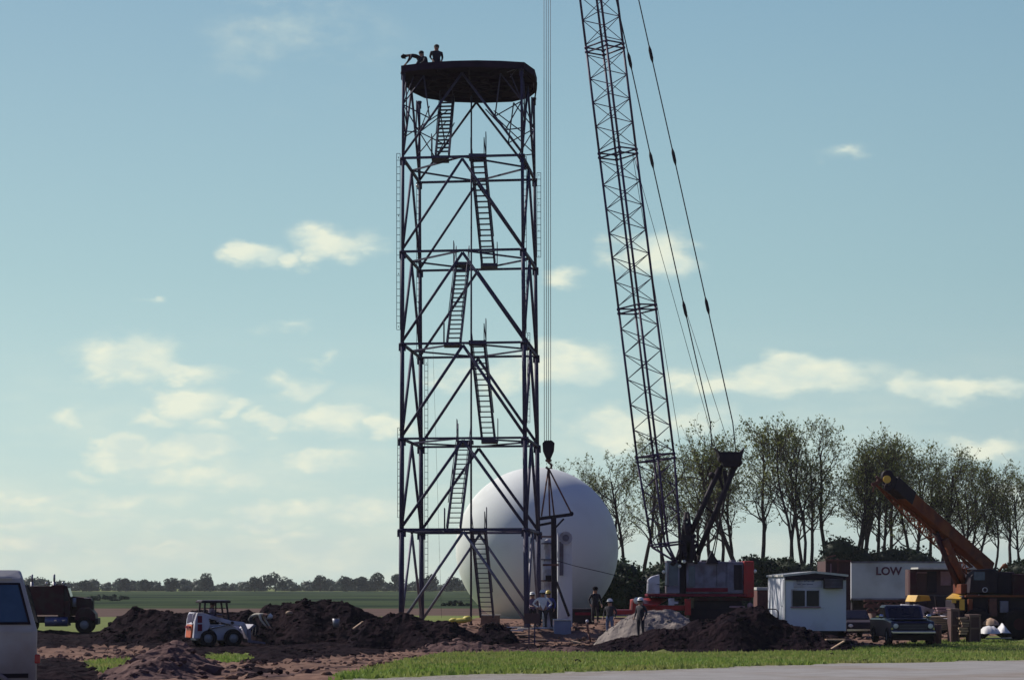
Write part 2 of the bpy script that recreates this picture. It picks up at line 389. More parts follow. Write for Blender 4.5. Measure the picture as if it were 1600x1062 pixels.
grass_front = gp([(430,1110),(505,1066),(540,1054),(570,1047),(600,1040),(640,1031),(675,1024),(700,1020),(800,1018),(930,1020),(1100,1020),(1310,1017),(1335,1012),(1400,1007),(1440,1002),(1500,1000),(1560,991),(1620,984)]) + [(60, 130), (60, 20), (-3, 20)]
patches = [gp([(125,1036),(165,1032),(220,1031),(205,1038),(190,1047),(172,1054),(155,1050)]), gp([(318,1029),(330,1024.5),(360,1024),(385,1025),(393,1030),(375,1034),(350,1035)])]
earth_top = [(-4000, 118), (-60, 118)] + gp([(0,987),(60,989),(165,987)]) + [(-15.2, 119), (-11, 119), (-5, 108), (-3, 112), (-2, 136), (9, 139), (12, 122), (40, 122), (60, 119), (4000, 119)]
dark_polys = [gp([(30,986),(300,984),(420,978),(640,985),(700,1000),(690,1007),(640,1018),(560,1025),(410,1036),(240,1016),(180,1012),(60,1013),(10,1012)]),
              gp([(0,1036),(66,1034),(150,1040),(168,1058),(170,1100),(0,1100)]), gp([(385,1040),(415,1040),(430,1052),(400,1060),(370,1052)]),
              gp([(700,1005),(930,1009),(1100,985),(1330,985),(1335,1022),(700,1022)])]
for pl in dark_polys + patches + [grass_front]: pass
BB = [(p, min(q[0] for q in p), max(q[0] for q in p), min(q[1] for q in p), max(q[1] for q in p)) for p in dark_polys]
BP = [(p, min(q[0] for q in p), max(q[0] for q in p), min(q[1] for q in p), max(q[1] for q in p)) for p in patches]
def region(x, y):
    if 20 < y < 130 and abs(x) < 45:
        jx = .35 * noise.noise((x * .9, y * .9, 3)) + .25 * noise.noise((x * 3, y * 3, 8)); jy = 1.0 * noise.noise((x * .5, y * .5, 5)) + .45 * noise.noise((x * 2.2, y * 2.2, 9))
    else: jx = jy = 0
    ry = line_y(road_line, x)
    if y < ry - .9 + jy * .15: return 'road'
    if y < ry + .35 + jy * .3: return 'shoulder'
    if y > 235: return 'crop' if y < 900 and x < 150 else 'grass'
    if y > 168:
        if y < 172 + x * .0: return 'grass'
        return 'plough' if x < 20 else 'grass'
    xx, yy = x + jx, y + jy
    if inside(grass_front, xx, yy): return 'grass'
    for p, a, b, c, d in BP:
        if a-1 < xx < b+1 and c-1 < yy < d+1 and inside(p, x + jx * .5, y + jy * .5): return 'grass'
    if yy > line_y(earth_top, x): return 'grass'
    for p, a, b, c, d in BB:
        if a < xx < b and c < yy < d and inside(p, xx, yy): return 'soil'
    return 'earth'
def frange(a, b, s):
    n = int(round((b - a) / s)); return [a + (b - a) * i / n for i in range(n)]
xs = [-2500,-1800,-1000,-500,-300,-200,-130,-90,-60,-45] + frange(-32, 34, .16) + [34,45,60,90,130,150,200,300,500,1000,1800,2500]
ys = [-400,-200,-100,-20,0,10,15,20,24,28] + frange(31, 122, .36) + [122,126,131,137,144,151,158,164,168,172,180,190,200,215,228,235,250,270,290,320,360,420,500,600,700,800,900,1200,2000,3500]
def build_ground():
    nx, ny = len(xs), len(ys); verts = []; amp = {'road':.004,'shoulder':.02,'grass':.035,'earth':.10,'soil':.16,'plough':.0,'crop':.0}
    regv = {}
    for j, y in enumerate(ys):
        for i, x in enumerate(xs):
            z = H(x, y) if y > -900 else .85
            if 28 < y < 125 and abs(x) < 35:
                r = region(x, y); regv[(i, j)] = r
                a = amp[r]; z += a * (fbm(x * .55, y * .4, 2, 3) + .6 * noise.noise((x * 3.1, y * 2.1, 4)))
                if r == 'soil' : z += .05
            verts.append((x, y, z))
    faces = {k: [] for k in amp}
    for j in range(ny - 1):
        for i in range(nx - 1):
            r = region((xs[i] + xs[i+1]) / 2, (ys[j] + ys[j+1]) / 2)
            faces[r].append((j*nx+i, j*nx+i+1, (j+1)*nx+i+1, (j+1)*nx+i))
    names = {'road':'road','shoulder':'road_shoulder','grass':'ground','earth':'bare_earth','soil':'dark_soil','plough':'ploughed_field','crop':'crop_field'}
    for k, fl in faces.items():
        if not fl: continue
        idx = {}; vs = []; fs = []
        for f in fl:
            q = []
            for a in f:
                if a not in idx: idx[a] = len(vs); vs.append(verts[a])
                q.append(idx[a])
            fs.append(q)
        mb = MB(); mb.v = vs; mb.f = fs; mb.mi = [0] * len(fs); mb.sm = [k != 'soil'] * len(fs)
        o = mb.build(names[k], M[k]); tag(o, kind='structure')
build_ground()

# ---- heaps
HEAPS = []
class Heap:
    def __init__(s, prof, Y0, df, db, seed, rough=.22):
        s.pts = [(X_(a, Y0), Z_(b, Y0)) for a, b in prof]; s.Y0 = Y0; s.df = df; s.db = db; s.seed = seed; s.rough = rough
        s.x0 = s.pts[0][0] - .6; s.x1 = s.pts[-1][0] + .6
    def z(s, x, y):
        g = H(x, y); pts = s.pts
        if x <= pts[0][0]: c = pts[0][1] - (pts[0][0] - x) * 2
        elif x >= pts[-1][0]: c = pts[-1][1] - (x - pts[-1][0]) * 2
        else:
            for (xa, za), (xb, zb) in zip(pts, pts[1:]):
                if xa <= x <= xb: c = za + (zb - za) * (x - xa) / (xb - xa); break
        hgt = max(0, c - H(x, s.Y0)); k = .7 + .3 * noise.noise((x * .5, s.seed, 0))
        t = (s.Y0 - y) / (s.df * k) if y < s.Y0 else (y - s.Y0) / s.db
        if t >= 1: return g - .12
        w = (1 - t ** 1.5) ** 1.1
        n = fbm(x * .8, y * .6, s.seed, 5) * s.rough * (.35 + min(1, hgt)) + abs(noise.noise((x * 2.6, y * 1.7, s.seed))) * s.rough * .7
        n -= s.rough * .15
        return g - .1 + (hgt + .1) * w + n * w ** .5 * (1 if hgt > .05 else .3)
    def build(s, name, label, cat, m, group=None):
        mb = MB(); X = frange(s.x0, s.x1, .13) + [s.x1]; Yr = frange(s.Y0 - s.df, s.Y0 + s.db, .16) + [s.Y0 + s.db]
        mb.v = [(x, y, s.z(x, y)) for y in Yr for x in X]; nx = len(X)
        mb.f = [(j*nx+i, j*nx+i+1, (j+1)*nx+i+1, (j+1)*nx+i) for j in range(len(Yr)-1) for i in range(nx-1)]
        mb.mi = [0] * len(mb.f); mb.sm = [False] * len(mb.f)
        o = mb.build(name, m); tag(o, label, cat, group); HEAPS.append((s, m)); return o
g_ = 'heaps of excavated soil'
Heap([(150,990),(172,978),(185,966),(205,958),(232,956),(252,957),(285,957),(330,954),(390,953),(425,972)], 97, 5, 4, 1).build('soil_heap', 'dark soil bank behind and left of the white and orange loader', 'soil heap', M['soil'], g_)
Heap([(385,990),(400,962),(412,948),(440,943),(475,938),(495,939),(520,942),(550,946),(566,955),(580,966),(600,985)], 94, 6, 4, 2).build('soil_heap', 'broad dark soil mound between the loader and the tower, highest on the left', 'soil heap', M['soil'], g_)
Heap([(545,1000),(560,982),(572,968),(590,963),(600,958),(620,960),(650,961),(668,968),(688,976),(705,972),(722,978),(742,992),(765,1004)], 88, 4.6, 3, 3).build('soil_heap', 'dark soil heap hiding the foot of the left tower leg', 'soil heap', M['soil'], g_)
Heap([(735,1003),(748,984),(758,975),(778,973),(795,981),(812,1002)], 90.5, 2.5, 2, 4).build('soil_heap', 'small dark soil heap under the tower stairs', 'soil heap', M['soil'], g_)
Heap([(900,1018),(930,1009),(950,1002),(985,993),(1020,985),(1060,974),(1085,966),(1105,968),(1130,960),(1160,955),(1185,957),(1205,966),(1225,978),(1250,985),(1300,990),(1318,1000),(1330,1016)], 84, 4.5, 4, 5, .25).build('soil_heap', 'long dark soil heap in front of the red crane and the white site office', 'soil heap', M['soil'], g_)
Heap([(935,995),(950,985),(965,974),(985,960),(1000,952),(1018,955),(1040,951),(1062,957),(1078,968),(1090,990)], 90, 4, 3, 6, .2).build('gravel_heap', 'grey gravel heap beside the red truck deck', 'gravel heap', M['gravel'])
Heap([(165,1090),(190,1062),(206,1040),(222,1027),(250,1017),(272,1012),(292,1014),(308,1024),(325,1038),(345,1047),(365,1049),(385,1047),(410,1056),(440,1084)], 43.5, 8, 3.5, 7, .3).build('soil_heap', 'brown soil heap in the foreground by the lower edge of the view', 'soil heap', M['brown'], g_)
Heap([(40,1050),(64,1040),(80,1037),(110,1042),(140,1040),(156,1048),(170,1066)], 52, 4, 4, 8, .15).build('soil_heap', 'low dark soil ridge beside the rear of the van', 'soil heap', M['soil'], g_)
Heap([(640,1022),(665,1010),(690,1004),(720,1001),(745,1006),(790,1010),(850,1011),(900,1012),(940,1018)], 80.5, 1.8, 1.5, 9, .14).build('soil_heap', 'low brown ridge of clods along the lawn in front of the tower', 'soil heap', M['brown'], g_)
Heap([(470,1078),(495,1062),(520,1054),(545,1047),(575,1042),(600,1035),(630,1029),(650,1024),(665,1030)], 66, 2, 1.5, 10, .16).build('soil_heap', 'dark broken turf edge at the left end of the lawn', 'soil heap', M['soil'], g_)

def ico(rng, r):
    t = (1 + 5 ** .5) / 2
    vs = [V(p).normalized() for p in ((-1,t,0),(1,t,0),(-1,-t,0),(1,-t,0),(0,-1,t),(0,1,t),(0,-1,-t),(0,1,-t),(t,0,-1),(t,0,1),(-t,0,-1),(-t,0,1))]
    fs = [(0,11,5),(0,5,1),(0,1,7),(0,7,10),(0,10,11),(1,5,9),(5,11,4),(11,10,2),(10,7,6),(7,1,8),(3,9,4),(3,4,2),(3,2,6),(3,6,8),(3,8,9),(4,9,5),(2,4,11),(6,2,10),(8,6,7),(9,8,1)]
    q = Matrix.Rotation(rng.random() * 6.28, 3, V((rng.random(), rng.random(), rng.random() + .1)).normalized())
    sc = V((r * rng.uniform(.7, 1.4), r * rng.uniform(.7, 1.2), r * rng.uniform(.5, .9)))
    return [V(((q @ v).x * sc.x, (q @ v).y * sc.y, (q @ v).z * sc.z)) * rng.uniform(.8, 1.15) for v in vs], fs
def clods():
    rng = random.Random(5); mbs = {'soil': MB(), 'brown': MB(), 'gravel': MB(), 'earth': MB()}
    for hp, m in HEAPS:
        key = {M['soil'].name:'soil', M['brown'].name:'brown', M['gravel'].name:'gravel'}[m.name]
        area = (hp.x1 - hp.x0) * (hp.df + hp.db)
        for _ in range(int(area * 7)):
            x = rng.uniform(hp.x0, hp.x1); y = rng.uniform(hp.Y0 - hp.df, hp.Y0 + hp.db * .3); z = hp.z(x, y)
            if z < H(x, y) + .02: continue
            vs, fs = ico(rng, (.03 + .13 * rng.random() ** 3 + (.22 * rng.random() if rng.random() < .012 else 0)) * (.5 if key == 'gravel' else 1)); mbs[key]._add([v + V((x, y, z)) for v in vs], fs)
    for _ in range(9000):
        x = rng.uniform(-28, 26); y = rng.uniform(40, 112); r = region(x, y)
        if r == 'soil': k = 'soil'
        elif r == 'earth': k = rng.choice(['earth', 'brown'])
        elif r == 'grass' and rng.random() < .02: k = 'soil'
        else: continue
        z = H(x, y) + .03
        vs, fs = ico(rng, .03 + .12 * rng.random() ** 3); mbs[k]._add([v + V((x, y, z)) for v in vs], fs)
    for k, nme in (('soil', 'dark_soil_clods'), ('brown', 'brown_clods'), ('gravel', 'gravel_stones'), ('earth', 'earth_clods')):
        o = mbs[k].build(nme, M[k]); tag(o, {'soil':'dark lumps of soil strewn over the heaps and the dug ground','brown':'brown clods on the foreground heap and bare earth','gravel':'grey stones on the gravel heap','earth':'tan clods on the bare earth'}[k], 'clods', kind='stuff')
clods()
def grass_blades():
    rng = random.Random(11); mb = MB(); n = 0
    while n < 60000:
        x = rng.uniform(-16, 24); y = 36 + 76 * rng.random() ** 1.15
        if abs(x) > y * .27: continue
        if region(x, y) != 'grass' or noise.noise((x * .7, y * .35, 12)) > .18 + .5 * rng.random(): continue
        n += 1; z = H(x, y) - .01; h = rng.uniform(.05, .13) * (1.6 if rng.random() < .05 else 1); a = rng.uniform(0, 6.28); w = rng.uniform(.03, .07)
        dx, dy = math.cos(a) * w, math.sin(a) * w; lx, ly = rng.uniform(-.05, .05), rng.uniform(-.05, .05)
        mb._add([(x-dx, y-dy, z), (x+dx, y+dy, z), (x+lx, y+ly, z+h)], [(0,1,2)])
    tag(mb.build('grass', M['blade']), 'short green grass of the roadside lawn', 'grass', kind='stuff')
grass_blades()

# ================================================================ TREES
def rnd_dir(rng): 
    while True:
        v = V((rng.uniform(-1,1), rng.uniform(-1,1), rng.uniform(-1,1)))
        if .1 < v.length < 1: return v.normalized()
def leafq(mb, p, s, rng):
    a = rnd_dir(rng); b = a.cross(rnd_dir(rng)).normalized() * s * .5; a = a * s * .8
    mb._add([p - b, p + a * .5, p + b, p - a * .5], [(0,1,2,3)])
def tall_tree(seed, hgt, stems, spread, leaves=5):
    rng = random.Random(seed); wood = MB(); crown = MB()
    def grow(p, d, ln, r, lvl):
        n = 5 if lvl == 0 else 4 if lvl == 1 else 3
        pts = [p]; q = p; dd = d.copy()
        if lvl == 0: n = 9
        for i in range(n):
            dd = (dd + rnd_dir(rng) * (.16 if lvl == 0 else .34) + V((0,0,.08 if lvl == 0 else .07))).normalized(); q = q + dd * ln / n; pts.append(q)
        rad = [max(.012, r * (1 - (.66 if lvl == 0 else .72) * i / n)) for i in range(n + 1)]
        wood.tube(pts, rad, 6 if lvl < 2 else 4 if lvl == 2 else 3, cap=False)
        if lvl < 3:
            cnt = (13, 6, 5)[lvl]
            for k in range(cnt):
                t = (rng.uniform(.48, 1.0) if lvl == 0 else rng.uniform(.3, 1.0))
                i = min(n - 1, int(t * n)); pp = pts[i].lerp(pts[i+1], t * n - i)
                base = (pts[i+1] - pts[i]).normalized()
                side = base.cross(rnd_dir(rng)).normalized()
                a = rng.uniform(.5, 1.15) if lvl == 0 else rng.uniform(.5, 1.1)
                nd = (base * math.cos(a) + side * math.sin(a) + V((0,0,.15))).normalized()
                L2 = (hgt * (.15 + .11 * min(1, (1.15 - t) * 1.6)), ln * .55, ln * .55)[lvl] * rng.uniform(.7, 1.25)
                grow(pp, nd, L2, max(.014, rad[i] * (.5 if lvl == 0 else .55)), lvl + 1)
        if lvl >= 2 and pts[-1].z > hgt * .34:
            for i in range(leaves if lvl == 3 else leaves - 2):
                if rng.random() < .45: continue
                c = pts[-1] if i % 3 else pts[rng.randrange(1, len(pts))]
                leafq(crown, c + rnd_dir(rng) * rng.uniform(.02, .26), rng.uniform(.14, .28), rng)
    for k in range(stems):
        a = 6.28 * k / stems + rng.random(); lean = rng.uniform(.05, .16) * spread
        grow(V((math.cos(a)*.25*(stems > 1), math.sin(a)*.25*(stems > 1), -.2)), V((math.cos(a)*lean, math.sin(a)*lean, 1)).normalized(), hgt * rng.uniform(.86, .97), .33 / (stems ** .3) * rng.uniform(.8, 1.1) * hgt / 18, 0)
    return wood, crown
def crown_lobes(lobes, n, s, rng, flat=.75):
    mb = MB()
    tot = sum(r ** 2 for _, r in lobes)
    for c, r in lobes:
        for _ in range(int(n * r * r / tot)):
            d = rnd_dir(rng); k = 1 + .25 * noise.noise(d * 2.3 + c)
            rr = r * k * rng.uniform(.55, 1.0) ** .5
            p = c + V((d.x * rr, d.y * rr, d.z * rr * flat))
            if p.z < -.2: continue
            leafq(mb, p, s * rng.uniform(.6, 1.3), rng)
    return mb
protos = []
for i, (sd, st, sp) in enumerate([(3,1,1.),(14,2,1.3),(25,3,1.2),(36,2,1.6),(47,1,1.2),(58,3,1.5)]):
    protos.append(tall_tree(sd, 18, st, sp))
tree_defs = [ # px, top py, Y, proto, rotation, label
 (905,708,240,1,.4,'thin pale tree just right of the sphere top, left of the boom'),
 (937,728,250,0,1.4,'small thin tree close to the right shoulder of the white sphere'),
 (964,722,235,4,2.1,'slender tree rising at the right edge of the white sphere'),
 (994,676,200,3,.3,'full tree left of the lattice boom with a bushy top'),
 (1028,700,198,4,1.0,'tree standing right behind the foot of the lattice boom'),
 (1092,690,215,5,2.2,'spreading tree between the lattice boom and the mast head'),
 (1134,664,196,1,.9,'tree directly behind the dark mast head of the red crane'),
 (1166,650,193,0,3.0,'straight single stemmed tree just right of the mast head'),
 (1199,648,190,4,4.2,'straight tree behind the rear corner of the red crane'),
 (1243,638,186,2,.2,'tallest tree of the row, three stems behind the white site office'),
 (1268,652,192,1,5.1,'forked tree right of the tallest tree in the row'),
 (1306,648,190,3,2.6,'tree with two close stems above the dark evergreen bush'),
 (1336,682,198,0,.5,'thin tree left of the orange boom tip'),
 (1378,664,192,5,1.2,'tree standing behind the orange boom tip'),
 (1402,690,205,4,3.3,'crooked tree above the middle of the orange boom'),
 (1456,684,198,1,2.0,'tree rising over the orange boom, right of its tip'),
 (1494,712,206,3,4.4,'low forked tree just above the base half of the orange boom'),
 (1532,706,198,2,5.4,'wide branching tree above the cab of the orange crane'),
 (1572,722,208,0,.8,'narrow tree second from the right end of the row'),
 (1596,716,200,5,3.9,'last tree of the row at the right edge of the view'),
 (1058,700,212,3,5.0,'thin tree seen through the right side of the lattice boom'),
 (1348,670,190,2,3.6,'bushy tree standing between the forked pair and the orange boom tip'),
 (1428,680,196,5,.4,'three stemmed tree just right of the crooked tree above the orange boom'),
 (1515,708,200,1,3.9,'forked tree between the low forked one and the wide branching one'),
 (1110,676,203,4,1.9,'tall thin tree just left of the dark mast head'),
 (1640,725,205,1,1.1,'tree beyond the right end of the row'),
]
roots = {}
for px, top, Y, pi, rz, lab in tree_defs:
    loc = (X_(px, Y), Y, H(X_(px, Y), Y)); s = (Z_(top, Y) + 0) / max(v[2] for v in protos[pi][0].v)
    if pi not in roots:
        t = thing('tall_tree', lab, 'tree', loc, rz, 'row of tall trees'); t.scale = (s, s, s)
        w, c = protos[pi]; w.build('trunk', M['bark'], t); c.build('crown', M['leaf'], t); roots[pi] = t
    else: copy_thing(roots[pi], loc, rz, lab, s)
def bush(seed, w, h, n, s=.28, flat=.8):
    rng = random.Random(seed); lobes = []
    for _ in range(26):
        x = rng.uniform(-.5, .5) * w; zmax = h * (1 - (2 * abs(x) / w) ** 2 * .6); r = rng.uniform(.16, .26) * min(w, h * 1.4)
        lobes.append((V((x, rng.uniform(-.18, .18) * w, max(r * .4, rng.uniform(.15, .95) * (zmax - r * flat)))), r))
    mb = crown_lobes(lobes, n * 2, s * .8, rng, flat)
    for c, r in lobes: mb.ell(c, (r * .8, r * .8, r * .8 * flat), 10)
    return mb
bush_defs = [(1340,826,182,16,1,'big dark evergreen bush above the white trailer with lettering'),(1235,862,178,8,2,'dark bush behind the white site office'),(1410,838,184,9,3,'dark rounded bush over the right half of the lettered trailer'),
 (985,852,150,7,4,'dark bush at the right flank of the white sphere'),(1018,866,155,6,5,'dark bush behind the lattice boom foot'),(1185,858,176,6,6,'dark bush behind the red counterweight'),(1095,884,160,9,7,'low dark bush behind the engine housing of the red crane'),(1140,880,170,8,12,'dark bush seen over the crane engine housing'),
 (1470,872,186,8,8,'low dark bush behind the orange lifting cylinder'),(1540,880,186,9,9,'dark bush behind the cab of the orange crane'),(1592,868,180,7,10,'dark bush at the right edge of the view'),(1290,850,186,7,11,'dark bush between the site office and the lettered trailer'),
 (963,885,148,5,13,'low dark bush touching the lower right of the sphere')]
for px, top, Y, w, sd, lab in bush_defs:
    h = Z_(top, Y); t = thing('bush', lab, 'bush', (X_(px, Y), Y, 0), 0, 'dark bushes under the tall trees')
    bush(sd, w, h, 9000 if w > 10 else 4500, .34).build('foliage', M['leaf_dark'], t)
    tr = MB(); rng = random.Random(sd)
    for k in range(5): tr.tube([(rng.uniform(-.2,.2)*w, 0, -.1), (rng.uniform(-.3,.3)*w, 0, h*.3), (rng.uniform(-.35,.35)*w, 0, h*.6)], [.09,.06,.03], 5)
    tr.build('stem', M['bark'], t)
# far tree line on the left
def far_wood():
    rng = random.Random(77); lobes = []
    x = -300
    while x < 420:
        Y = rng.uniform(930, 1010); q = .5 + .5 * noise.noise((x * .045, 3, 1)) + .3 * noise.noise((x * .2, 7, 1)); r = rng.uniform(2.0, 4.6) * (.7 + .5 * q)
        lobes.append((V((x, Y, rng.uniform(.6, 1.8 + 3.2 * q))), r)); lobes.append((V((x + 2, Y - 8, 1)), r * .8)); x += rng.uniform(.9, 3.4)
    mb = crown_lobes(lobes, 70000, .9, rng, .8)
    for c, r in lobes: mb.ell(c, (r * .85, r * .85, r * .7), 8)
    tag(mb.build('far_woodland', M['leaf_far']), 'dark far-off woodland along the horizon behind the fields', 'woodland', kind='stuff')
far_wood()
far_defs = [(135,905,9,'low rounded tree in the far line, nearest to the red truck'),(196,902,9,'far tree above the left end of the soil bank'),(228,904,9,'rounded far tree right above the left soil bank'),(268,901,8,'rounded tree left of the pale airy tree in the far line'),(320,896,6,'pale airy tree standing above the far line over the loader'),
 (398,902,11,'left end tree of the tallest hump in the far line'),(430,894,14,'broad rounded tree forming the tallest hump of the far line'),(500,897,12,'broad rounded far tree right of the tallest hump'),(541,899,7,'small far tree between the broad one and the pointed one'),(565,899,9,'rounded far tree left of the pointed tree'),(590,893,6,'narrow pointed far tree left of the tower'),
 (618,896,8,'far tree behind the left tower legs'),(672,897,9,'far tree seen inside the tower, near its left legs'),(706,899,8,'far tree touching the left edge of the sphere')]
for i, (px, top, w, lab) in enumerate(far_defs):
    Y = 905; h = Z_(top, Y); t = thing('far_tree', lab, 'tree', (X_(px, Y), Y, 0), 0, 'trees of the far line')
    rng = random.Random(200 + i); w *= .9
    lobes = [(V((rng.uniform(-.35,.35)*w, rng.uniform(-1,1), h*rng.uniform(.2,.78))), h*rng.uniform(.16,.32)) for _ in range(12)] + [(V((0,0,h*.72)), h*.27)]
    crown_lobes(lobes, 1500, .8, rng, .95).build('crown', M['leaf_far'], t)
    MB().tube([(0,0,-.2),(.1,0,h*.5)], [.3,.15], 6).build('trunk', M['bark'], t)
for i, (px, py, w, lab) in enumerate([(150,938,7,'dark scrub patch in the green field right of the truck'),(172,936,6,'second dark scrub patch in the green field, right of the first'),(712,946,4,'dark scrub at the field edge beside the sphere')]):
    g = G(px, py); t = thing('scrub', lab, 'scrub', g, 0)
    k = g.y / 300
    bush(300 + i, w * k, .9 * k, 900, .3 * k).build('foliage', M['leaf_far'], t)
    MB().tube([(0,0,-.1),(0,0,.6*k)], .05, 5).build('stem', M['bark'], t)

# ================================================================ TOWER
def tower():
    base = V((-2.1, 100.6, .6)); t = thing('steel_tower', 'tall lattice steel tower with zigzag stairs and a round deck, left of the sphere', 'tower', base)
    zb, zt = .62, 27.9
    cor = {'NL': (P(627,957,98), P(630,104,98)), 'NR': (P(823,957,97.3), P(814.5,104,97.3)), 'FR': (P(842,957,103.2), P(834,150,103.2)), 'FL': (P(659,957,103.95), P(655,150,103.95))}
    def C(k, z):
        a, b = cor[k]; f = (z - zb) / (zt - zb); return V((a.x + (b.x - a.x) * f, a.y + (b.y - a.y) * f, z))
    lv = [zb, 5.42, 9.87, 14.5, 19.01, 23.58, 27.75]
    W = dict(world=True)
    rad = [.135, .12, .11, .10, .08, .065]
    for k in cor:
        mb = MB()
        for i in range(6):
            mb.tube([C(k, lv[i]), C(k, lv[i+1])], rad[i], 10)
            mb.tube([C(k, lv[i+1]-.06), C(k, lv[i+1]+.04)], rad[i] + .07, 10)        # flange
            mb.bar(C(k, lv[i+1]-.35), C(k, lv[i+1]-.02), rad[i]*3.2, .03)               # gusset
        if k in ('NL', 'NR'): mb.tube([C(k, 27.7), C(k, 28.08)], .06, 8)
        mb.build('leg', M['steel'], t, **W)
        f = MB(); c = C(k, .62); f.box(c.x-.45, c.x+.45, c.y-.45, c.y+.45, .1, .64); f.build('footing', M['concrete'], t, world=True, bevel=.03)
    sides = [('NL','NR'),('NR','FR'),('FR','FL'),('FL','NL')]
    for i in range(1, 6):
        z = lv[i]; mids = []
        for a, b in sides:
            w = .17 if i == 1 else .13
            MB().bar(C(a, z), C(b, z), w, w * .8).build('horizontal_beam', M['steel'], t, **W)
            mids.append((C(a, z) + C(b, z)) / 2)
        for j in range(4):
            MB().bar(mids[j] + V((0,0,.0)), mids[(j+1) % 4], .08, .08).build('plan_brace', M['steel'], t, **W)
    for i in range(6):
        z0, z1 = lv[i], lv[i+1]
        if i == 0: z0 = .75
        for a, b in sides:
            m_ = (C(a, z1) + C(b, z1)) / 2 + V((0,0,-.1))
            w = (.14, .15, .15, .14, .13, .12)[i]
            for k in (a, b):
                q = C(k, z0 + .12); MB().tube([q, m_], w * .5, 8).build('diagonal_brace', M['steel_lit' if i == 0 else 'steel'], t, **W)  # lowest braces take the steel colour with sunlight painted in
    # knee trusses under the deck
    for a, b in sides:
        m_ = (C(a, 27.7) + C(b, 27.7)) / 2
        for k in (a, b):
            mb = MB(); q0 = C(k, 24.9); q1 = C(k, 26.2); d1 = C(k, 23.7).lerp(m_, .45); d2 = C(k, 23.7).lerp(m_, .28); tp = C(k, 27.5).lerp(m_, .35)
            mb.tube([q0, d2], .032, 5).tube([q1, d1], .032, 5).tube([q1, d2], .032, 5).tube([d1, tp], .035, 5).tube([q1, tp], .032, 5)
            mb.tube([q1, C(k, 27.5).lerp(m_, .18)], .028, 5)
            mb.tube([d2, V((base.x, base.y, 27.4)).lerp(d2, .45)], .03, 5)
            mb.build('knee_truss', M['steel'], t, **W)
    # deck: ring beam, plates, joists
    c = V((-2.12, 100.6, 0)); RR = 3.3
    pl = [(-5.42,97.85),(-4.2,97.25),(-2.9,96.95),(-1.7,96.85),(-.5,96.95),(.6,97.2),(1.12,98.6),(1.25,100.2),(1.2,101.8),(.85,103.0),(0,103.8),(-1.6,104.05),(-3.3,103.8),(-4.5,103.0),(-5.15,101.6),(-5.45,99.8)]
    cc_ = V((-2.1,100.5,0)); mb = MB(); n = len(pl); vs = []
    for z, k in ((27.72,1),(28.06,1),(28.06,.96),(27.72,.96)): vs += [(cc_.x + (x-cc_.x)*k, cc_.y + (y-cc_.y)*k, z) for x, y in pl]
    mb._add(vs, [(r*n+i, r*n+(i+1)%n, ((r+1)%4)*n+(i+1)%n, ((r+1)%4)*n+i) for r in range(4) for i in range(n)]); mb.build('deck_rim', M['deck'], t, **W)
    mb = MB(); vs = []
    for z in (27.93, 27.985): vs += [(cc_.x + (x-cc_.x)*.955, cc_.y + (y-cc_.y)*.955, z) for x, y in pl]
    mb._add(vs, [tuple(range(n))[::-1], tuple(range(n, 2*n))] + [(i, (i+1)%n, n+(i+1)%n, n+i) for i in range(n)]); mb.build('deck_plate', M['deck'], t, **W)
    for k in range(12):
        a = math.pi * k / 6; d = V((math.cos(a), math.sin(a), 0)); MB().bar(c + d*.3 + V((0,0,27.82)), c + d*(RR-.16) + V((0,0,27.82)), .09, .18).build('joist', M['deck'], t, **W)
    mb = MB()
    for r in (1.1, 2.1): mb.lathe([(r-.05, 27.70), (r+.05, 27.70), (r+.05, 27.9), (r-.05, 27.9), (r-.05, 27.70)], c, 32, smooth=False)
    mb.build('ring_joist', M['deck'], t, **W)
    hoop = MB(); hoop.tube([C('FR', 27.4), c + V((RR+.05, .5, 27.75)), c + V((RR+.05,-.6,27.75)), C('NR', 27.6)], .04, 5); hoop.build('edge_pipe', M['deck'], t, **W)
    MB().tube([P(736,975,100.6), P(736.5,150,100.6)], [.055,.04], 8).build('centre_pipe', M['steel'], t, **W)
    # stairs
    def flight(p0, p1, wpx):
        wd = .66; s = thing_part = MB(); d = (p1 - p0); side = V((1, -.12, 0)).normalized() * wd / 2
        st = MB()
        for sg in (-1, 1): st.bar(p0 + side*sg, p1 + side*sg, .085, .26)
        n = int(abs(d.z) / .24)
        for i in range(1, n):
            q = p0.lerp(p1, i / n); st.bar(q - side, q + side, .2, .045, up=(0,0,1))
        o = st.build('stair_flight', M['steel'], t, **W)
        hr = MB()
        for sg in (-1, 1):
            hr.tube([p0 + side*sg + V((0,0,.0)), p0 + side*sg + V((0,-.15,.85)), p0.lerp(p1,.9) + side*sg + V((0,-.15,.8))], .022, 5)
            hr.tube([p0.lerp(p1,.5) + side*sg, p0.lerp(p1,.5) + side*sg + V((0,-.15,.8))], .02, 5)
        h = hr.build('handrail', M['steel'], t, **W); h.parent = o
    yn, yf = 98.7, 102.2
    tops = [(699,155,yf),(746,243,yn),(723,411,yf),(746,533,yn),(726,688,yf),(747,826,yn)]
    bots = [(691,243,yn),(763,411,yf),(709,535,yn),(763,684,yf),(709,824,yn),(761,962,yf)]
    for a, b in zip(tops, bots): flight(P(*a), P(*b), 20)
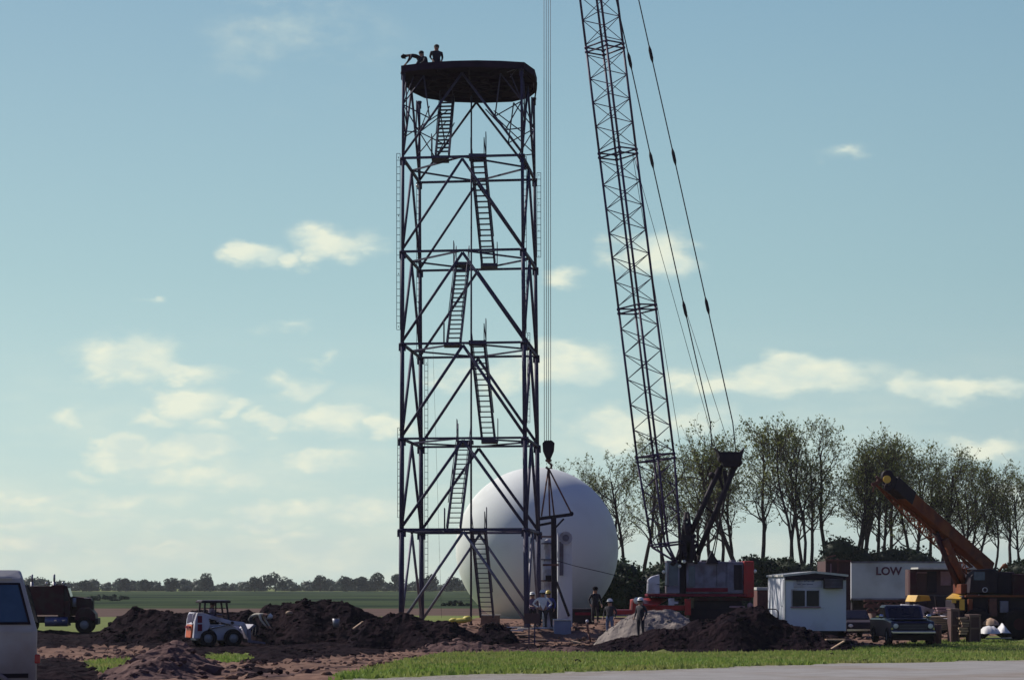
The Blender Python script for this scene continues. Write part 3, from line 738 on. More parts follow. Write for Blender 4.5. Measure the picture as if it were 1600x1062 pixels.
    def landing(px, py, Y, sd):
        p = P(px, py, Y); w = .42; mb = MB(); yy = .55
        mb.box(p.x-w, p.x+w, p.y-yy, p.y+yy, p.z-.17, p.z-.02); o = mb.build('landing', M['steel'], t, **W)
        r = MB(); x = p.x + sd * w
        for y in (p.y-yy+.05, p.y+yy-.05): r.tube([(x, y, p.z-.1), (x, y, p.z+1.05)], .022, 5)
        for z in (.55, 1.05): r.tube([(x, p.y-yy+.05, p.z+z), (x, p.y+yy-.05, p.z+z)], .02, 5)
        h = r.build('railing', M['steel'], t, **W); h.parent = o
    for a in ((688,246,yn,-1),(746,243,yn,1),(764,413,yf,1),(722,411,yf,-1),(707,536,yn,-1),(746,533,yn,1),(765,687,yf,1),(727,688,yf,-1),(708,827,yn,-1),(747,826,yn,1)): landing(*a)
    # cable ladders outside the legs
    def lad(px, y0, y1, Y, w=.17):
        a, b = P(px, y0, Y), P(px, y1, Y); mb = MB()
        for sg in (-1, 1): mb.bar(a + V((sg*w/2,0,0)), b + V((sg*w/2,0,0)), .025)
        n = int((a.z - b.z) / .32)
        for i in range(n + 1): q = a.lerp(b, i / n); mb.bar(q - V((w/2,0,0)), q + V((w/2,0,0)), .022)
        for f in (.02, .35, .68, .98):
            q = a.lerp(b, f); mb.bar(q, q + V((.0, .3, 0)), .03)
        mb.build('cable_ladder', M['steel'], t, **W)
    lad(622.5,240,515,98.2); lad(624,668,808,98.2); lad(653.5,285,560,103.6); lad(666,560,905,103.6); lad(842,270,402,103.6,.2); lad(820.5,245,520,99,.13); lad(826,520,660,100,.13)
    # lights on brackets
    mb = MB(); mb.ell(P(652,290,103), .09, 8); mb.build('obstruction_lamp', M['lamp'], t, **W)
    mb = MB(); mb.tube([P(690,965,99), P(676,530,99)], .006, 4); mb.build('tag_line', M['rope'], t, **W)
    mb = MB(); mb.bar(P(792,113,98), P(806,108,98), .06, .03).bar(P(808,107,98), P(797,121,98), .04, .03); mb.build('bracket', M['steel_lit'], t, **W)
tower()

# ---- sphere
def sphere():
    c = P(839,857,130); r = 127 / F * 130; t = thing('white_sphere', 'huge white sphere sitting on the ground right of the steel tower', 'radome', (c.x, c.y, .5))
    cz = c.z - .5; mb = MB(); n = 96; a0 = math.acos(max(-1, -(cz - .12) / r)); prof = []
    for i in range(49):
        a = a0 * i / 48; prof.append((r * math.sin(a) + .0001, cz + r * math.cos(a)))
    mb.lathe(prof, (0,0,0), n)
    mb.build('shell', M['radome'], t)
    rb = r * math.sin(a0); mb = MB(); mb.lathe([(rb-.5,-.4),(rb+.12,-.4),(rb+.12,.16),(rb-.5,.16)], (0,0,0), 64, smooth=False); mb.build('base_ring', M['concrete'], t)
    mb = MB(); mb.lathe([(.0,cz+r+.0),(.35,cz+r-.02),(.35,cz+r-.12)], (0,0,0), 24); mb.build('top_cap', M['white'], t)
sphere()

# ---- things hanging from and standing at the hook
def lift():
    Y = 98.5
    t = thing('hook_block', 'dark tapering crane hook block hanging before the top of the sphere', 'hook block', P(857,705,Y)); W = dict(world=True)
    mb = MB()
    c = P(857,700,Y)
    mb.prism([(-.3,.25),(-.16,.38),(.16,.38),(.3,.25),(.27,-.15),(.1,-.55),(-.1,-.55),(-.27,-.15)], -.16, .16, M=Matrix.Translation(c)); mb.build('block_body', M['darkmetal'], t, world=True, bevel=.03)
    mb = MB(); mb.ell(c + V((0,0,.05)), (.26,.1,.26), 14)
    mb.build('sheave', M['darkmetal'], t, **W)
    mb = MB(); pts = [P(857,717,Y), P(857,722,Y), P(862,726,Y), P(861,731,Y), P(856,732,Y), P(853,729,Y)]; mb.tube(pts, .06, 8); mb.ell(P(857,719,Y), (.17,.1,.1), 8); mb.build('hook', M['rust'], t, **W)
    mb = MB()
    for x, xt in ((850.5,849.5),(854,853),(857,856.5),(860.5,859.5)): mb.tube([P(x,690,Y), P(xt,-530,Y)], .015, 4)
    mb.build('hoist_rope', M['rope_pale'], t, **W)
    s = thing('lifting_frame', 'dark steel lifting frame with spreader beam and slings under the hook block', 'lifting frame', P(862,970,Y)); W = dict(world=True)
    top = P(857,731,Y)
    for q in ((846,806,Y-.5),(859,806,Y),(866,806,Y+.4),(893,802,Y)):
        MB().tube([top, P(*q)], .045, 6).build('sling', M['rust'], s, **W)
    mb = MB(); mb.bar(P(842,810,Y), P(895,803,Y), .14, .16); mb.bar(P(843,820,Y+.8), P(868,815,Y+.8), .1, .12); mb.ell(P(893,802,Y), .11, 8); mb.build('spreader_beam', M['darkmetal'], s, **W)
    mb = MB(); mb.bar(P(865,806,Y), P(866,968,Y), .26, .26); mb.build('post', M['darkmetal'], s, world=True, bevel=.02)
    mb = MB(); mb.bar(P(866,826,Y), P(881,810,Y), .09); mb.build('knee_brace', M['darkmetal'], s, **W)
    mb = MB(); mb.tube([P(868,905,Y), P(889,962,Y-.5)], .07, 6); mb.build('raking_strut', M['darkmetal'], s, **W)
    mb = MB(); mb.bar(P(848,882,Y-.3), P(873,882,Y-.3), .1, .1); mb.bar(P(846,838,Y-.3), P(862,838,Y-.3), .08); mb.build('cross_arm', M['rust'], s, **W)
    Y2 = 99.6
    a = thing('antenna_pedestal', 'narrow white equipment pedestal standing between the tower and the dark lifting post', 'pedestal', P(856,960,Y2))
    mb = MB(); q = P(856,960,Y2); W = dict(world=True)
    mb.lathe([(.27,.0),(.27,.9),(.22,1.0),(.20,2.3),(.26,2.4),(.26,3.4),(.14,3.5),(.14,3.9),(.2,4.0),(.2,4.4),(.05,4.5)], (q.x, q.y, .5), 18); mb.build('column', M['white'], a, **W)
    for z, w in ((4.25,.34),(3.45,.36),(2.4,.34),(1.25,.3)):
        mb = MB(); mb.lathe([(.1,z),(w,z),(w,z+.07),(.1,z+.07)], (q.x, q.y, .5), 16, smooth=False); mb.build('collar', M['rust' if z in (2.4,) else 'greypanel'], a, **W)
    mb = MB(); mb.box(q.x-.12, q.x+.2, q.y-.42, q.y-.2, 2.9, 3.2); mb.box(q.x-.05, q.x+.15, q.y-.4, q.y-.2, 1.9, 2.1); mb.build('junction_box', M['darkmetal'], a, **W)
    b = thing('white_duct', 'tall pale panel with a round cover at its top, right of the dark lifting post', 'panel', P(883,965,101))
    p0, p1 = P(871,962,101), P(894,832,101)
    MB().box(p0.x, p1.x, 100.7, 101.3, .55, p1.z).build('panel', M['duct'], b, world=True, bevel=.03)
    mb = MB(); mb.tube([P(884,840,100.69), P(884,840,100.55)], .33, 20); mb.build('round_cover', M['white'], b, **W)
    MB().tube([P(884,840,100.54), P(884,840,100.5)], .17, 16).build('hub', M['greypanel'], b, **W)
    MB().box(P(874,0,101).x, P(880,0,101).x, 100.6, 100.69, 3.2, 4.9).build('side_channel', M['greypanel'], b, world=True)
    g = thing('tag_rope', 'thin rope sagging across the lower right of the white sphere', 'rope', P(920,890,99))
    MB().tube([P(868,875,Y), P(900,884,98), P(940,893,97.5), P(1000,908,97), P(1045,915,96.5)], .016, 4).build('rope', M['darkmetal'], g, world=True)
lift()

# ================================================================ LATTICE CRANE
def lattice_crane():
    Y = 97.0; base = V((X_(1110, Y), Y + .6, 0)); W = dict(world=True)
    t = thing('lattice_crane', 'red crane with grey engine housing and a very tall dark lattice boom', 'crane', base)
    # boom: four chords seen over a corner
    A = P(1044, 872, Y); B = P(868, -545, Y); ax = (B - A).normalized(); L_ = (B - A).length
    e1 = ax.cross(V((0,1,0))).normalized(); e1 = -e1 if e1.x < 0 else e1; e2 = ax.cross(e1).normalized()
    ang = [R(2), R(92), R(182), R(272)]
    def ch(k, s, r): return A + ax * s + (e1 * math.cos(ang[k]) + e2 * math.sin(ang[k])) * r
    def s_at(py): return (Z_(py, Y) - A.z) / ax.z
    rr = .9
    joints = [s_at(p) for p in (852, 715, 483, 240, 75, -150, -380)] + [L_ - 3.0]
    # foot section
    mb = MB(); s1 = joints[0]
    foot = P(1056, 878, Y)
    for k in range(4): mb.tube([ch(k, s1, rr * .78), foot + (V((.0,.35,0)) if k in (0,1) else V((0,-.35,0)))], .055, 6)
    for k in range(4): mb.tube([ch(k, s1, rr*.78), ch((k+1)%4, s1, rr*.78)], .05, 5)
    mb.build('boom_foot', M['boom'], t, **W)
    for j in range(len(joints)-1):
        a, b = joints[j], joints[j+1]; mb = MB()
        r0 = rr * .78 if j == 0 else rr
        def rad(s): return rr * (.78 + .22 * min(1, (s - a) / (b - a) * 1.1)) if j == 0 else rr
        for k in range(4): mb.tube([ch(k, a, r0), ch(k, b, rr if j else rad(b))], .062, 6)
        n = max(2, round((b - a - .5) / .6))
        for k in range(4):
            k2 = (k + 1) % 4; st = a + .25; step = (b - a - .5) / n
            for i in range(n):
                s0 = st + i * step; s2 = s0 + step
                p, q = (k, k2) if (i + k) % 2 == 0 else (k2, k)
                mb.tube([ch(p, s0, rad(s0)), ch(q, s2, rad(s2))], .022, 4, cap=False)
            for s0 in (a + .12, b - .12): mb.tube([ch(k, s0, rad(s0)), ch(k2, s0, rad(s0))], .042, 5)
        for k in range(4):
            for s0 in (a + .1, b - .1): mb.ell(ch(k, s0, rad(s0)), .1, 6)
        mb.build('boom_section', M['boom'], t, **W)
    mb = MB()
    for k in range(4): mb.tube([ch(k, joints[-1], rr), B + e1 * (.25 if k in (0,3) else -.25)], .06, 6)
    mb.ell(B, (.45,.3,.45), 12); mb.build('boom_head', M['boom'], t, **W)
    # pendants with connectors
    hd = P(1140, 712, Y)
    for (x0, y0, xt, cons, r) in ((1147,690,877,((1017,85),(1053,245),(1105,478)),.03),(1112,680,842,((984,95),(1018,250),(1070,483)),.03)):
        end = P(xt, -540, Y); p = [P(x0 + 3 if x0 > 1130 else x0, y0 + 18, Y), P(1145 if x0 > 1130 else 1110, 660, Y)]
        p += [P(cx, cy, Y) for cx, cy in reversed(cons)] + [end]
        o = MB().tube(p, r, 5).build('pendant_line', M['rope'], t, **W)
        for cx, cy in cons:
            i = P(cx, cy, Y); d = (end - p[0]).normalized(); c = MB().tube([i - d*.45, i - d*.2, i + d*.2, i + d*.45], [.025,.085,.085,.025], 6).build('rope_socket', M['darkmetal'], t, **W); c.parent = o
    for a, b in (((1118,700),(989,240)),((1090,862),(988,240)),((1142,705),(1070,480))):
        MB().tube([P(*a, Y+.3), P(*b, Y+.3)], .013, 4).build('hoist_line', M['rope'], t, **W)
    # mast (gantry)
    for (a, b) in (((1071,852),(1125,730)), ((1090,866),(1150,724))):
        MB().tube([P(*a, Y), P(*b, Y)], .14, 10).build('mast_leg', M['darkmetal'], t, **W)
    mb = MB(); mb.bar(P(1093,800,Y), P(1108,776,Y), .12); mb.tube([P(1092,782,Y), P(1113,800,Y)], .05, 5); mb.build('mast_tie', M['darkmetal'], t, **W)
    MB().ell(P(1112,742,Y), .16, 8).build('guide_sheave', M['darkmetal'], t, **W)
    mb = MB(); q = P(1140,716,Y)
    mb.prism([(-.62,.32),(-.75,.5),(-.5,.3),(.45,.3),(.72,.55),(.6,.2),(.5,-.15),(.35,-.42),(-.3,-.42),(-.5,0)], -.4, .4, M=Matrix.Translation(q)); mb.build('mast_head', M['darkmetal'], t, world=True, bevel=.03)
    mb = MB()
    for x in (-.35, 0, .35): mb.tube([q + V((x,-.45,0)), q + V((x,.45,0))], .2, 12)
    mb.ell(P(1152,722,Y), .25, 10); mb.build('sheave_nest', M['darkmetal'], t, **W)
    mb = MB(); mb.tube([P(1128,726,Y), P(1124,745,Y), P(1130,765,Y)], .08, 6).tube([P(1146,724,Y), P(1134,760,Y)], .06, 6); mb.bar(P(1132,735,Y), P(1136,765,Y), .2, .12); mb.build('mast_hanger', M['darkmetal'], t, **W)
    for a, b in (((1062,795),(1124,880)), ((1135,770),(1112,868)), ((1046,752),(1064,800)), ((1140,730),(1116,868))):
        MB().tube([P(*a, Y+.4), P(*b, Y+.4)], .03, 5).build('stay_line', M['darkmetal'], t, **W)
    mb = MB()  # dark winch frame at the boom foot
    for a, b in (((1062,880),(1072,800)),((1088,880),(1074,800)),((1062,850),(1085,845)),((1050,882),(1086,835)),((1068,870),(1090,850)),((1070,815),(1080,868))): mb.tube([P(*a, Y-.3), P(*b, Y+.2)], .10, 6)
    mb.bar(P(1068,875,Y), P(1072,835,Y), .5, .5); mb.bar(P(1080,876,Y), P(1078,845,Y), .4, .5); mb.ell(P(1073,826,Y), .28, 10); mb.build('winch_frame', M['darkmetal'], t, **W)
    mb = MB(); mb.prism([(-.3,0),(.3,0),(0,.62)], -.3, .3, M=Matrix.Translation(P(1112,880,Y))); mb.build('rear_bracket', M['darkmetal'], t, **W)
    # upper works (local box coordinates in photo columns at depth Y)
    def bx(name, x0, x1, y0, y1, d0, d1, m, bevel=.02, par=None):
        mb = MB(); mb.box(X_(x0, Y), X_(x1, Y), Y + d0, Y + d1, Z_(y1, Y), Z_(y0, Y)); o = mb.build(name, m, t, world=True, bevel=bevel)
        if par: o.parent = par
        return o
    h = bx('engine_housing', 1072, 1162, 877, 927, 0, 2.6, M['greypanel'], .05)
    for x0, x1, m in ((1100,1119,'greypanel'),(1120,1134,'greypanel'),(1136,1146,'greypanel')): bx('access_door', x0, x1, 880, 918, -.04, .0, M[m], .01, h)
    bx('louvre_panel', 1147, 1160, 882, 921, -.03, .0, M['darkmetal'], .01, h)
    bx('side_window', 1076, 1086, 883, 916, -.03, .0, M['blueglass'], .005, h)
    bx('red_sill', 1072, 1137, 918, 924, -.06, .0, M['maroon'], .01, h)
    bx('roof_hatch', 1071, 1084, 872, 878, .3, 1.5, M['greypanel'], .02)
    for x in (1098, 1120, 1144): bx('roof_vent', x, x+8, 874, 877.5, .5, 1.6, M['greypanel'], .02)
    bx('counterweight', 1162, 1178, 876, 933, -.1, 2.7, M['red'], .06)
    bx('turntable_deck', 1013, 1166, 927.5, 931.5, -.15, 2.7, M['maroon'], .02)
    bx('deck_edge', 1085, 1175, 933, 938, .0, 2.6, M['darkred'], .02)
    # operator cab
    mb = MB()
    x0, x1, z0, z1 = X_(1043,Y), X_(1060,Y), Z_(926,Y), Z_(878,Y)
    for x in (x0, x1):
        for y in (Y-.2, Y+1.1): mb.bar((x, y, z0), (x, y, z1), .07)
    mb.box(x0-.05, x1+.05, Y-.25, Y+1.15, z1, z1+.08); mb.box(x0-.03, x1+.03, Y-.2, Y+1.1, z0, z0+.35)
    cab = mb.build('operator_cab', M['greypanel'], t, **W)
    g = MB(); g.box(x0+.03, x1-.03, Y-.21, Y-.19, z0+.36, z1); g.box(x0-.03, x0, Y-.15, Y+1.05, z0+.36, z1); gg = g.build('cab_window', M['blueglass'], t, **W); gg.parent = cab
    bx('cab_dark_bay', 1060.5, 1071.5, 878, 927, .1, 2.4, M['darkmetal'], .02)  # dark metal section between the cab and the engine housing
    mb = MB(); mb.prism([(X_(1012,Y), Z_(927,Y)), (X_(1013,Y), Z_(905,Y)), (X_(1019,Y), Z_(900,Y)), (X_(1030,Y), Z_(897,Y)), (X_(1030,Y), Z_(927,Y))], Y-.3, Y+.9); mb.build('pale_tool_box', M['white'], t, world=True, bevel=.03)
    for p in ((1069,877),(1037,893),(1062,884)): MB().ell(P(*p, Y-.35), .09, 8).build('work_lamp', M['lamp'], t, **W)
    # carrier: red deck, crawler frame
    mb = MB(); pl = [(X_(a,Y), Z_(b,Y)) for a, b in ((985,966),(987,936),(1000,934),(1012,955),(1012,966))]; mb.prism(pl, Y-.9, Y+1.5); mb.build('front_fender', M['red'], t, world=True, bevel=.03)
    mb = MB(); vs = [P(1000,933,Y+1.2), P(1043,934,Y+1.2), P(1026,944,Y-1.1), P(1006,943,Y-1.1)]; vs2 = [v - V((0,0,.08)) for v in vs]
    mb._add(vs + vs2, [(0,3,2,1),(4,5,6,7),(0,1,5,4),(1,2,6,5),(2,3,7,6),(3,0,4,7)]); mb.build('deck_plate', M['red'], t, **W)
    bx('carrier_beam', 996, 1074, 945, 953, -.6, 1.6, M['red'], .03)
    bx('outrigger_post', 1068, 1077, 935, 960, -.9, -.5, M['red'], .02)
    bx('white_bracket', 1043, 1052, 934, 945, -.7, -.4, M['white'], .02); bx('white_bracket', 1050, 1058, 939, 943, -.7, -.45, M['white'], .02)
    mb = MB(); mb.ell(P(995,938,Y-1), .17, 10); mb.build('head_lamp', M['lamp'], t, **W)
    bx('front_bumper', 961, 996, 952, 959, -.8, 1.5, M['red'], .04); bx('bumper_lip', 961, 990, 959, 961.5, -.85, 1.4, M['pinkpanel'], .01)
    bx('slew_ring', 1085, 1160, 938, 950, .2, 2.4, M['darkmetal'], .03)
    for y in (-.2, 2.3):
        mb = MB(); pl = []
        for i in range(25):
            a = 2*math.pi*i/24; cx = (1 if math.cos(a) > 0 else -1) * 2.0; pl.append((X_(1125,Y) + cx + .42*math.cos(a), .5 + .46*math.sin(a) + .1))
        mb.prism(pl, Y + y, Y + y + .75); mb.build('crawler_track', M['rubber'], t, world=True, bevel=.02)
    bx('carrier_body', 1078, 1178, 950, 985, 0.2, 2.2, M['darkmetal'], .04)
    bx('side_step', 1139, 1162, 946, 949, -.6, -.1, M['pinkpanel'], .02); bx('side_step', 1141, 1172, 955, 960, -.6, -.1, M['pinkpanel'], .02)
    mb = MB(); mb.ell(P(1172,946,Y-.5), .16, 8); mb.ell(P(1166,962,Y-.5), (.25,.2,.12), 8); mb.build('step_bracket', M['pinkpanel'], t, **W)
    mb = MB(); mb.ell(P(1179.5,892,Y), .1, 8); mb.build('rear_lamp', M['lamp'], t, **W)
lattice_crane()

# ================================================================ ORANGE CRANE
def orange_crane():
    Y = 101.0; W = dict(world=True); t = thing('mobile_crane', 'orange mobile crane with a retracted telescopic boom raised to the left', 'crane', (X_(1555,Y), Y, 0))
    p0 = P(1545, 888, 104); p1 = P(1395, 757, 99); ax = (p1 - p0).normalized()
    for i, (s0, s1, w, h) in enumerate(((0,.9,.55,.68),(.88,.965,.48,.6),(.95,1.0,.42,.54))):
        MB().bar(p0.lerp(p1, s0), p0.lerp(p1, s1), w, h).build('boom_section', M['boom_orange'], t, world=True, bevel=.04)
    mb = MB(); q = p1
    mb.bar(q, q + ax*.5, .5, .62); mb.bar(q - ax*1.5 + V((0,0,.05)), q + ax*.1 + V((0,0,.05)), .6, .70); mb.tube([q + ax*.5 + V((0,-.25,.2)), q + ax*.5 + V((0,.25,.2))], .27, 14); mb.tube([q + ax*.4 + V((0,-.25,-.3)), q + ax*.4 + V((0,.25,-.3))], .22, 14)
    hd = mb.build('boom_head', M['darkmetal'], t, world=True, bevel=.03)
    mb = MB(); c = P(1384,749,98.6); mb.tube([c + V((0,-.28,0)), c + V((0,-.36,0))], .19, 16); s = mb.build('sheave', M['yellow'], t, **W); s.parent = hd
    mb = MB(); mb.bar(P(1366,757,99), P(1384,742,99), .09); mb.bar(P(1362,757,99), P(1375,752,99), .16); mb.bar(P(1369,744,99), P(1378,752,99), .16,.1); mb.tube([P(1374,745,99), P(1366,760,99), P(1364,768,99)], .04, 5); mb.build('jib_tip', M['rust'], t, **W)
    # stowed lattice jib beneath the boom
    mb = MB(); a = P(1368,756,99); b = P(1514,889,103); dn = V((-.28,0,-.36)); dd = (b - a)
    lines = [(V((0,0,0)), V((.12,-.25,.12))), (V((0,.1,0)), V((.12,.3,.12))), (V((0,0,0)), V((-.08,0,-.27)))]
    n = 16; P3 = []
    for i in range(n + 1):
        f = i / n; row = []
        for o0, o1 in lines: row.append(a + dd * f + o0.lerp(o1, min(1, f * 2.5)))
        P3.append(row)
    for k in range(3): mb.tube([r[k] for r in P3], .045, 5)
    for i in range(n):
        for k in range(3): mb.tube([P3[i][k], P3[i+1][(k+1)%3]], .028, 4, cap=False); mb.tube([P3[i][k], P3[i][(k+1)%3]], .024, 4, cap=False)
    mb.build('lattice_jib', M['boom_orange'], t, **W)
    for a, b, m, r in (((1462,832),(1502,925),'darkred',.17),((1476,842),(1513,925),'boom_orange',.19),((1484,868),(1497,900),'boom_orange',.11)):
        MB().tube([P(*a, 101.2), P(*b, 102)], r, 10).build('lift_cylinder', M[m], t, **W)
    def bx(name, x0, x1, y0, y1, d0, d1, m, bevel=.03, par=None):
        mb = MB(); mb.box(X_(x0, Y), X_(x1, Y), Y + d0, Y + d1, Z_(y1, Y), Z_(y0, Y)); o = mb.build(name, m, t, world=True, bevel=bevel)
        if par: o.parent = par
        return o
    bx('turntable', 1500, 1524, 912, 927, -.2, 1.6, M['boom_orange']); bx('superstructure', 1524, 1585, 893, 928, -.1, 2.3, M['darkmetal'], .08)
    mb = MB(); mb.prism([(X_(a,Y), Z_(b,Y)) for a, b in ((1508,926),(1511,900),(1520,890),(1540,888),(1552,892),(1552,926))], Y-.9, Y+.3); c = mb.build('crane_cab', M['darkmetal'], t, world=True, bevel=.05)
    mb = MB(); mb.box(X_(1515,Y), X_(1532,Y), Y-.93, Y-.91, Z_(906,Y), Z_(893,Y)); g = mb.build('cab_window', M['blueglass'], t, **W); g.parent = c
    mb = MB(); vs = [P(1478,934,Y-1.4), P(1500,935,Y-1.5), P(1512,927,Y+1.0), P(1488,926.5,Y+1.2)]; vs += [v - V((0,0,.07)) for v in vs]
    mb._add(vs, [(0,1,2,3),(7,6,5,4),(0,4,5,1),(1,5,6,2),(2,6,7,3),(3,7,4,0)]); mb.box(X_(1490,Y), X_(1497,Y), Y-1.45, Y-1.3, Z_(952,Y), Z_(935.5,Y)); mb.box(X_(1478,Y), X_(1484,Y), Y-1.45, Y-1.3, Z_(941,Y), Z_(935.5,Y)); mb.build('front_fender', M['yellow'], t, **W)
    bx('fender_bay', 1484, 1500, 937, 965, -1.2, 1.0, M['darkmetal'], .03)
    bx('carrier_frame', 1496, 1602, 930, 972, -1.0, 1.2, M['darkmetal'], .06); bx('outrigger_box', 1536, 1548, 934, 962, -1.35, -1.02, M['rust'], .03); bx('outrigger_beam', 1503, 1510, 935, 975, -1.4, -1.22, M['boom_orange'], .03); bx('running_board', 1500, 1600, 929, 932, -1.25, -1.01, M['boom_orange'], .01); bx('tool_locker', 1553, 1566, 938, 956, -1.3, -1.02, M['greypanel'], .03); bx('counterweight', 1580, 1606, 896, 930, -.2, 2.2, M['darkred'], .06)
    for x in (1517, 1580):
        for yy in (-1.35, 1.0):
            mb = MB(); c = V((X_(x,Y), Y + yy, .78)); prof = [(.3,-.3),(.66,-.3),(.76,-.22),(.78,0),(.76,.22),(.66,.3),(.3,.3)]
            w_ = mb.lathe([(r, z) for r, z in prof], n=28, M=Matrix.Translation(c) @ Matrix.Rotation(R(90),4,'X')).build('wheel', M['rubber'], t, **W)
            h = MB().tube([c + V((0,-.24,0)), c + V((0,.24,0))], .32, 16).build('rim', M['darkred'], t, **W); h.parent = w_
    mb = MB(); mb.lathe([(.1,-.04),(.13,-.04),(.13,.04),(.1,.04),(.1,-.04)], n=16, M=Matrix.Translation(P(1539,921,Y-1.15)) @ Matrix.Rotation(R(90),4,'X')); mb.build('white_ring', M['white'], t, **W)
    mb = MB(); mb.tube([P(1560,893,Y), P(1566,885,Y), P(1572,880,Y)], .06, 6); mb.ell(P(1570,884,Y), (.16,.12,.14), 8); mb.build('exhaust', M['boom_orange'], t, **W)
orange_crane()

# ================================================================ SITE OFFICE
def office():
    Y = 88.0; x0, x1 = X_(1226,Y), X_(1322,Y); L = 5.7; W = dict(world=True)
    t = thing('site_office', 'white portable site office with one dark window, a sign and a slightly arched roof', 'site office', ((x0+x1)/2, Y + L/2, .4))
    z0, z1 = Z_(985,Y), Z_(901,Y); xm = (x0+x1)/2
    ROOF = [(x0-.04,z1),(x0-.04,z1+.02),(xm,z1+.16),(x1+.04,z1+.02),(x1+.04,z1)]
    mb = MB(); mb.prism([(x0,z0),(x1,z0),(x1,z1),(xm,z1+.13),(x0,z1)], Y, Y + L)
    # shallow ribs of the siding
    n = 22
    for i in range(n): 
        x = x0 + (x1-x0)*(i+.5)/n; mb.box(x-.01, x+.01, Y-.006, Y, z0+.02, z1-.02)
    body = mb.build('wall', M['siding'], t, **W)
    mb = MB(); mb.prism([(x0-.08,z1+.02),(xm,z1+.17),(x1+.08,z1+.02),(x1+.08,z1+.11),(xm,z1+.26),(x0-.08,z1+.11)], Y-.12, Y+L+.1); mb.build('roof', M['roofp'], t, **W)
    mb = MB(); mb.prism([(x0+.02,z1-.13),(x1-.02,z1-.13),(x1-.02,z1+.02),(xm,z1+.16),(x0+.02,z1+.02)], Y-.1, Y-.004); mb.build('fascia', M['darkmetal'], t, **W)
    def bx(name, a0, a1, b0, b1, d0, d1, m, par=None, bevel=0):
        mb = MB(); mb.box(X_(a0,Y), X_(a1,Y), Y+d0, Y+d1, Z_(b1,Y), Z_(b0,Y)); o = mb.build(name, m, t, world=True, bevel=bevel)
        if par: o.parent = par
        return o
    w = bx('window', 1236, 1281, 920, 948, -.03, .0, M['white']); bx('pane', 1238, 1257.5, 922, 946.5, -.04, -.031, M['glass'], w); bx('pane', 1260, 1279.5, 922, 946.5, -.04, -.031, M['glass'], w)
    bx('window_sill', 1235, 1282, 947, 949, -.09, .0, M['pinkpanel'], w)
    ac = bx('air_conditioner', 1286, 1315, 903, 919, -.4, .0, M['darkmetal'], None, .02); 
    mb = MB()
    for i in range(7): z = Z_(905+i*2, Y); mb.box(X_(1287,Y), X_(1314,Y), Y-.42, Y-.401, z-.015, z+.01)
    g = mb.build('grille', M['greypanel'], t, **W); g.parent = ac
    s = bx('sign_board', 1240, 1284, 902.5, 918, -.035, .0, M['white'])
    # lettering of the sign (too blurred in the photo to read): a row of small dark blue letter strokes
    rng = random.Random(4); mb = MB(); x = 1244.5
    while x < 1272:
        wd = rng.uniform(1.3, 2.3); zt = Z_(904.6 if x < 1247 else rng.choice((905.2, 905.8)), Y); zb = Z_(908.6, Y)
        mb.box(X_(x,Y), X_(x+.55,Y), Y-.042, Y-.036, zb, zt); mb.box(X_(x+.6,Y), X_(x+wd-.45,Y), Y-.042, Y-.036, zb + (zt-zb)*rng.choice((.4,.75,0)), zb + (zt-zb)*rng.choice((.55,1))); x += wd + .12
    x = 1246
    while x < 1270:
        if not 1250.5 < x < 1253 and not 1258 < x < 1260: mb.box(X_(x,Y), X_(x+.8,Y), Y-.042, Y-.036, Z_(913,Y), Z_(911.4,Y))
        x += 1.3
    l = mb.build('lettering', M['navy_text'], t, **W); l.parent = s
    bx('corner_trim', 1225.3, 1228, 902, 984, -.02, .05, M['roofp'])
    mb = MB(); mb.box(x0-.035, x0-.009, Y+.35, Y+1.2, z0+.05, z1-.1); d = mb.build('door', M['siding'], t, **W)
    mb = MB(); mb.ell((x0-.06, Y+.45, z0+1.1), .04, 6); h = mb.build('door_handle', M['chrome'], t, **W); h.parent = d
    mb = MB(); mb.box(x0-.9, x0-.01, Y+.3, Y+1.3, .0, z0-.05); mb.build('steps', M['oldwood'], t, **W)
    mb = MB(); yr = Y+.3; mb.tube([(x0-1.6,yr,z0+.95),(x0-.35,yr,z0+.95),(x0-.25,yr,z0+.85),(x0-.25,yr,z0-.2)], .03, 6); mb.tube([(x0-1.6,yr,z0+.95),(x0-1.6,yr,.1)], .03, 6); mb.tube([(x0-1.6,yr,z0+.5),(x0-.25,yr,z0+.5)], .02, 6); mb.build('handrail', M['darkmetal'], t, **W)
    mb = MB()
    for y in (Y+.2, Y+L-.4):
        for x in (x0+.2, x1-.2): mb.box(x-.15, x+.15, y-.1, y+.2, -.05, z0)
    mb.box(x0+.05, x1-.05, Y+.1, Y+L-.1, z0-.22, z0-.001); mb.build('skid_frame', M['darkmetal'], t, **W)
office()

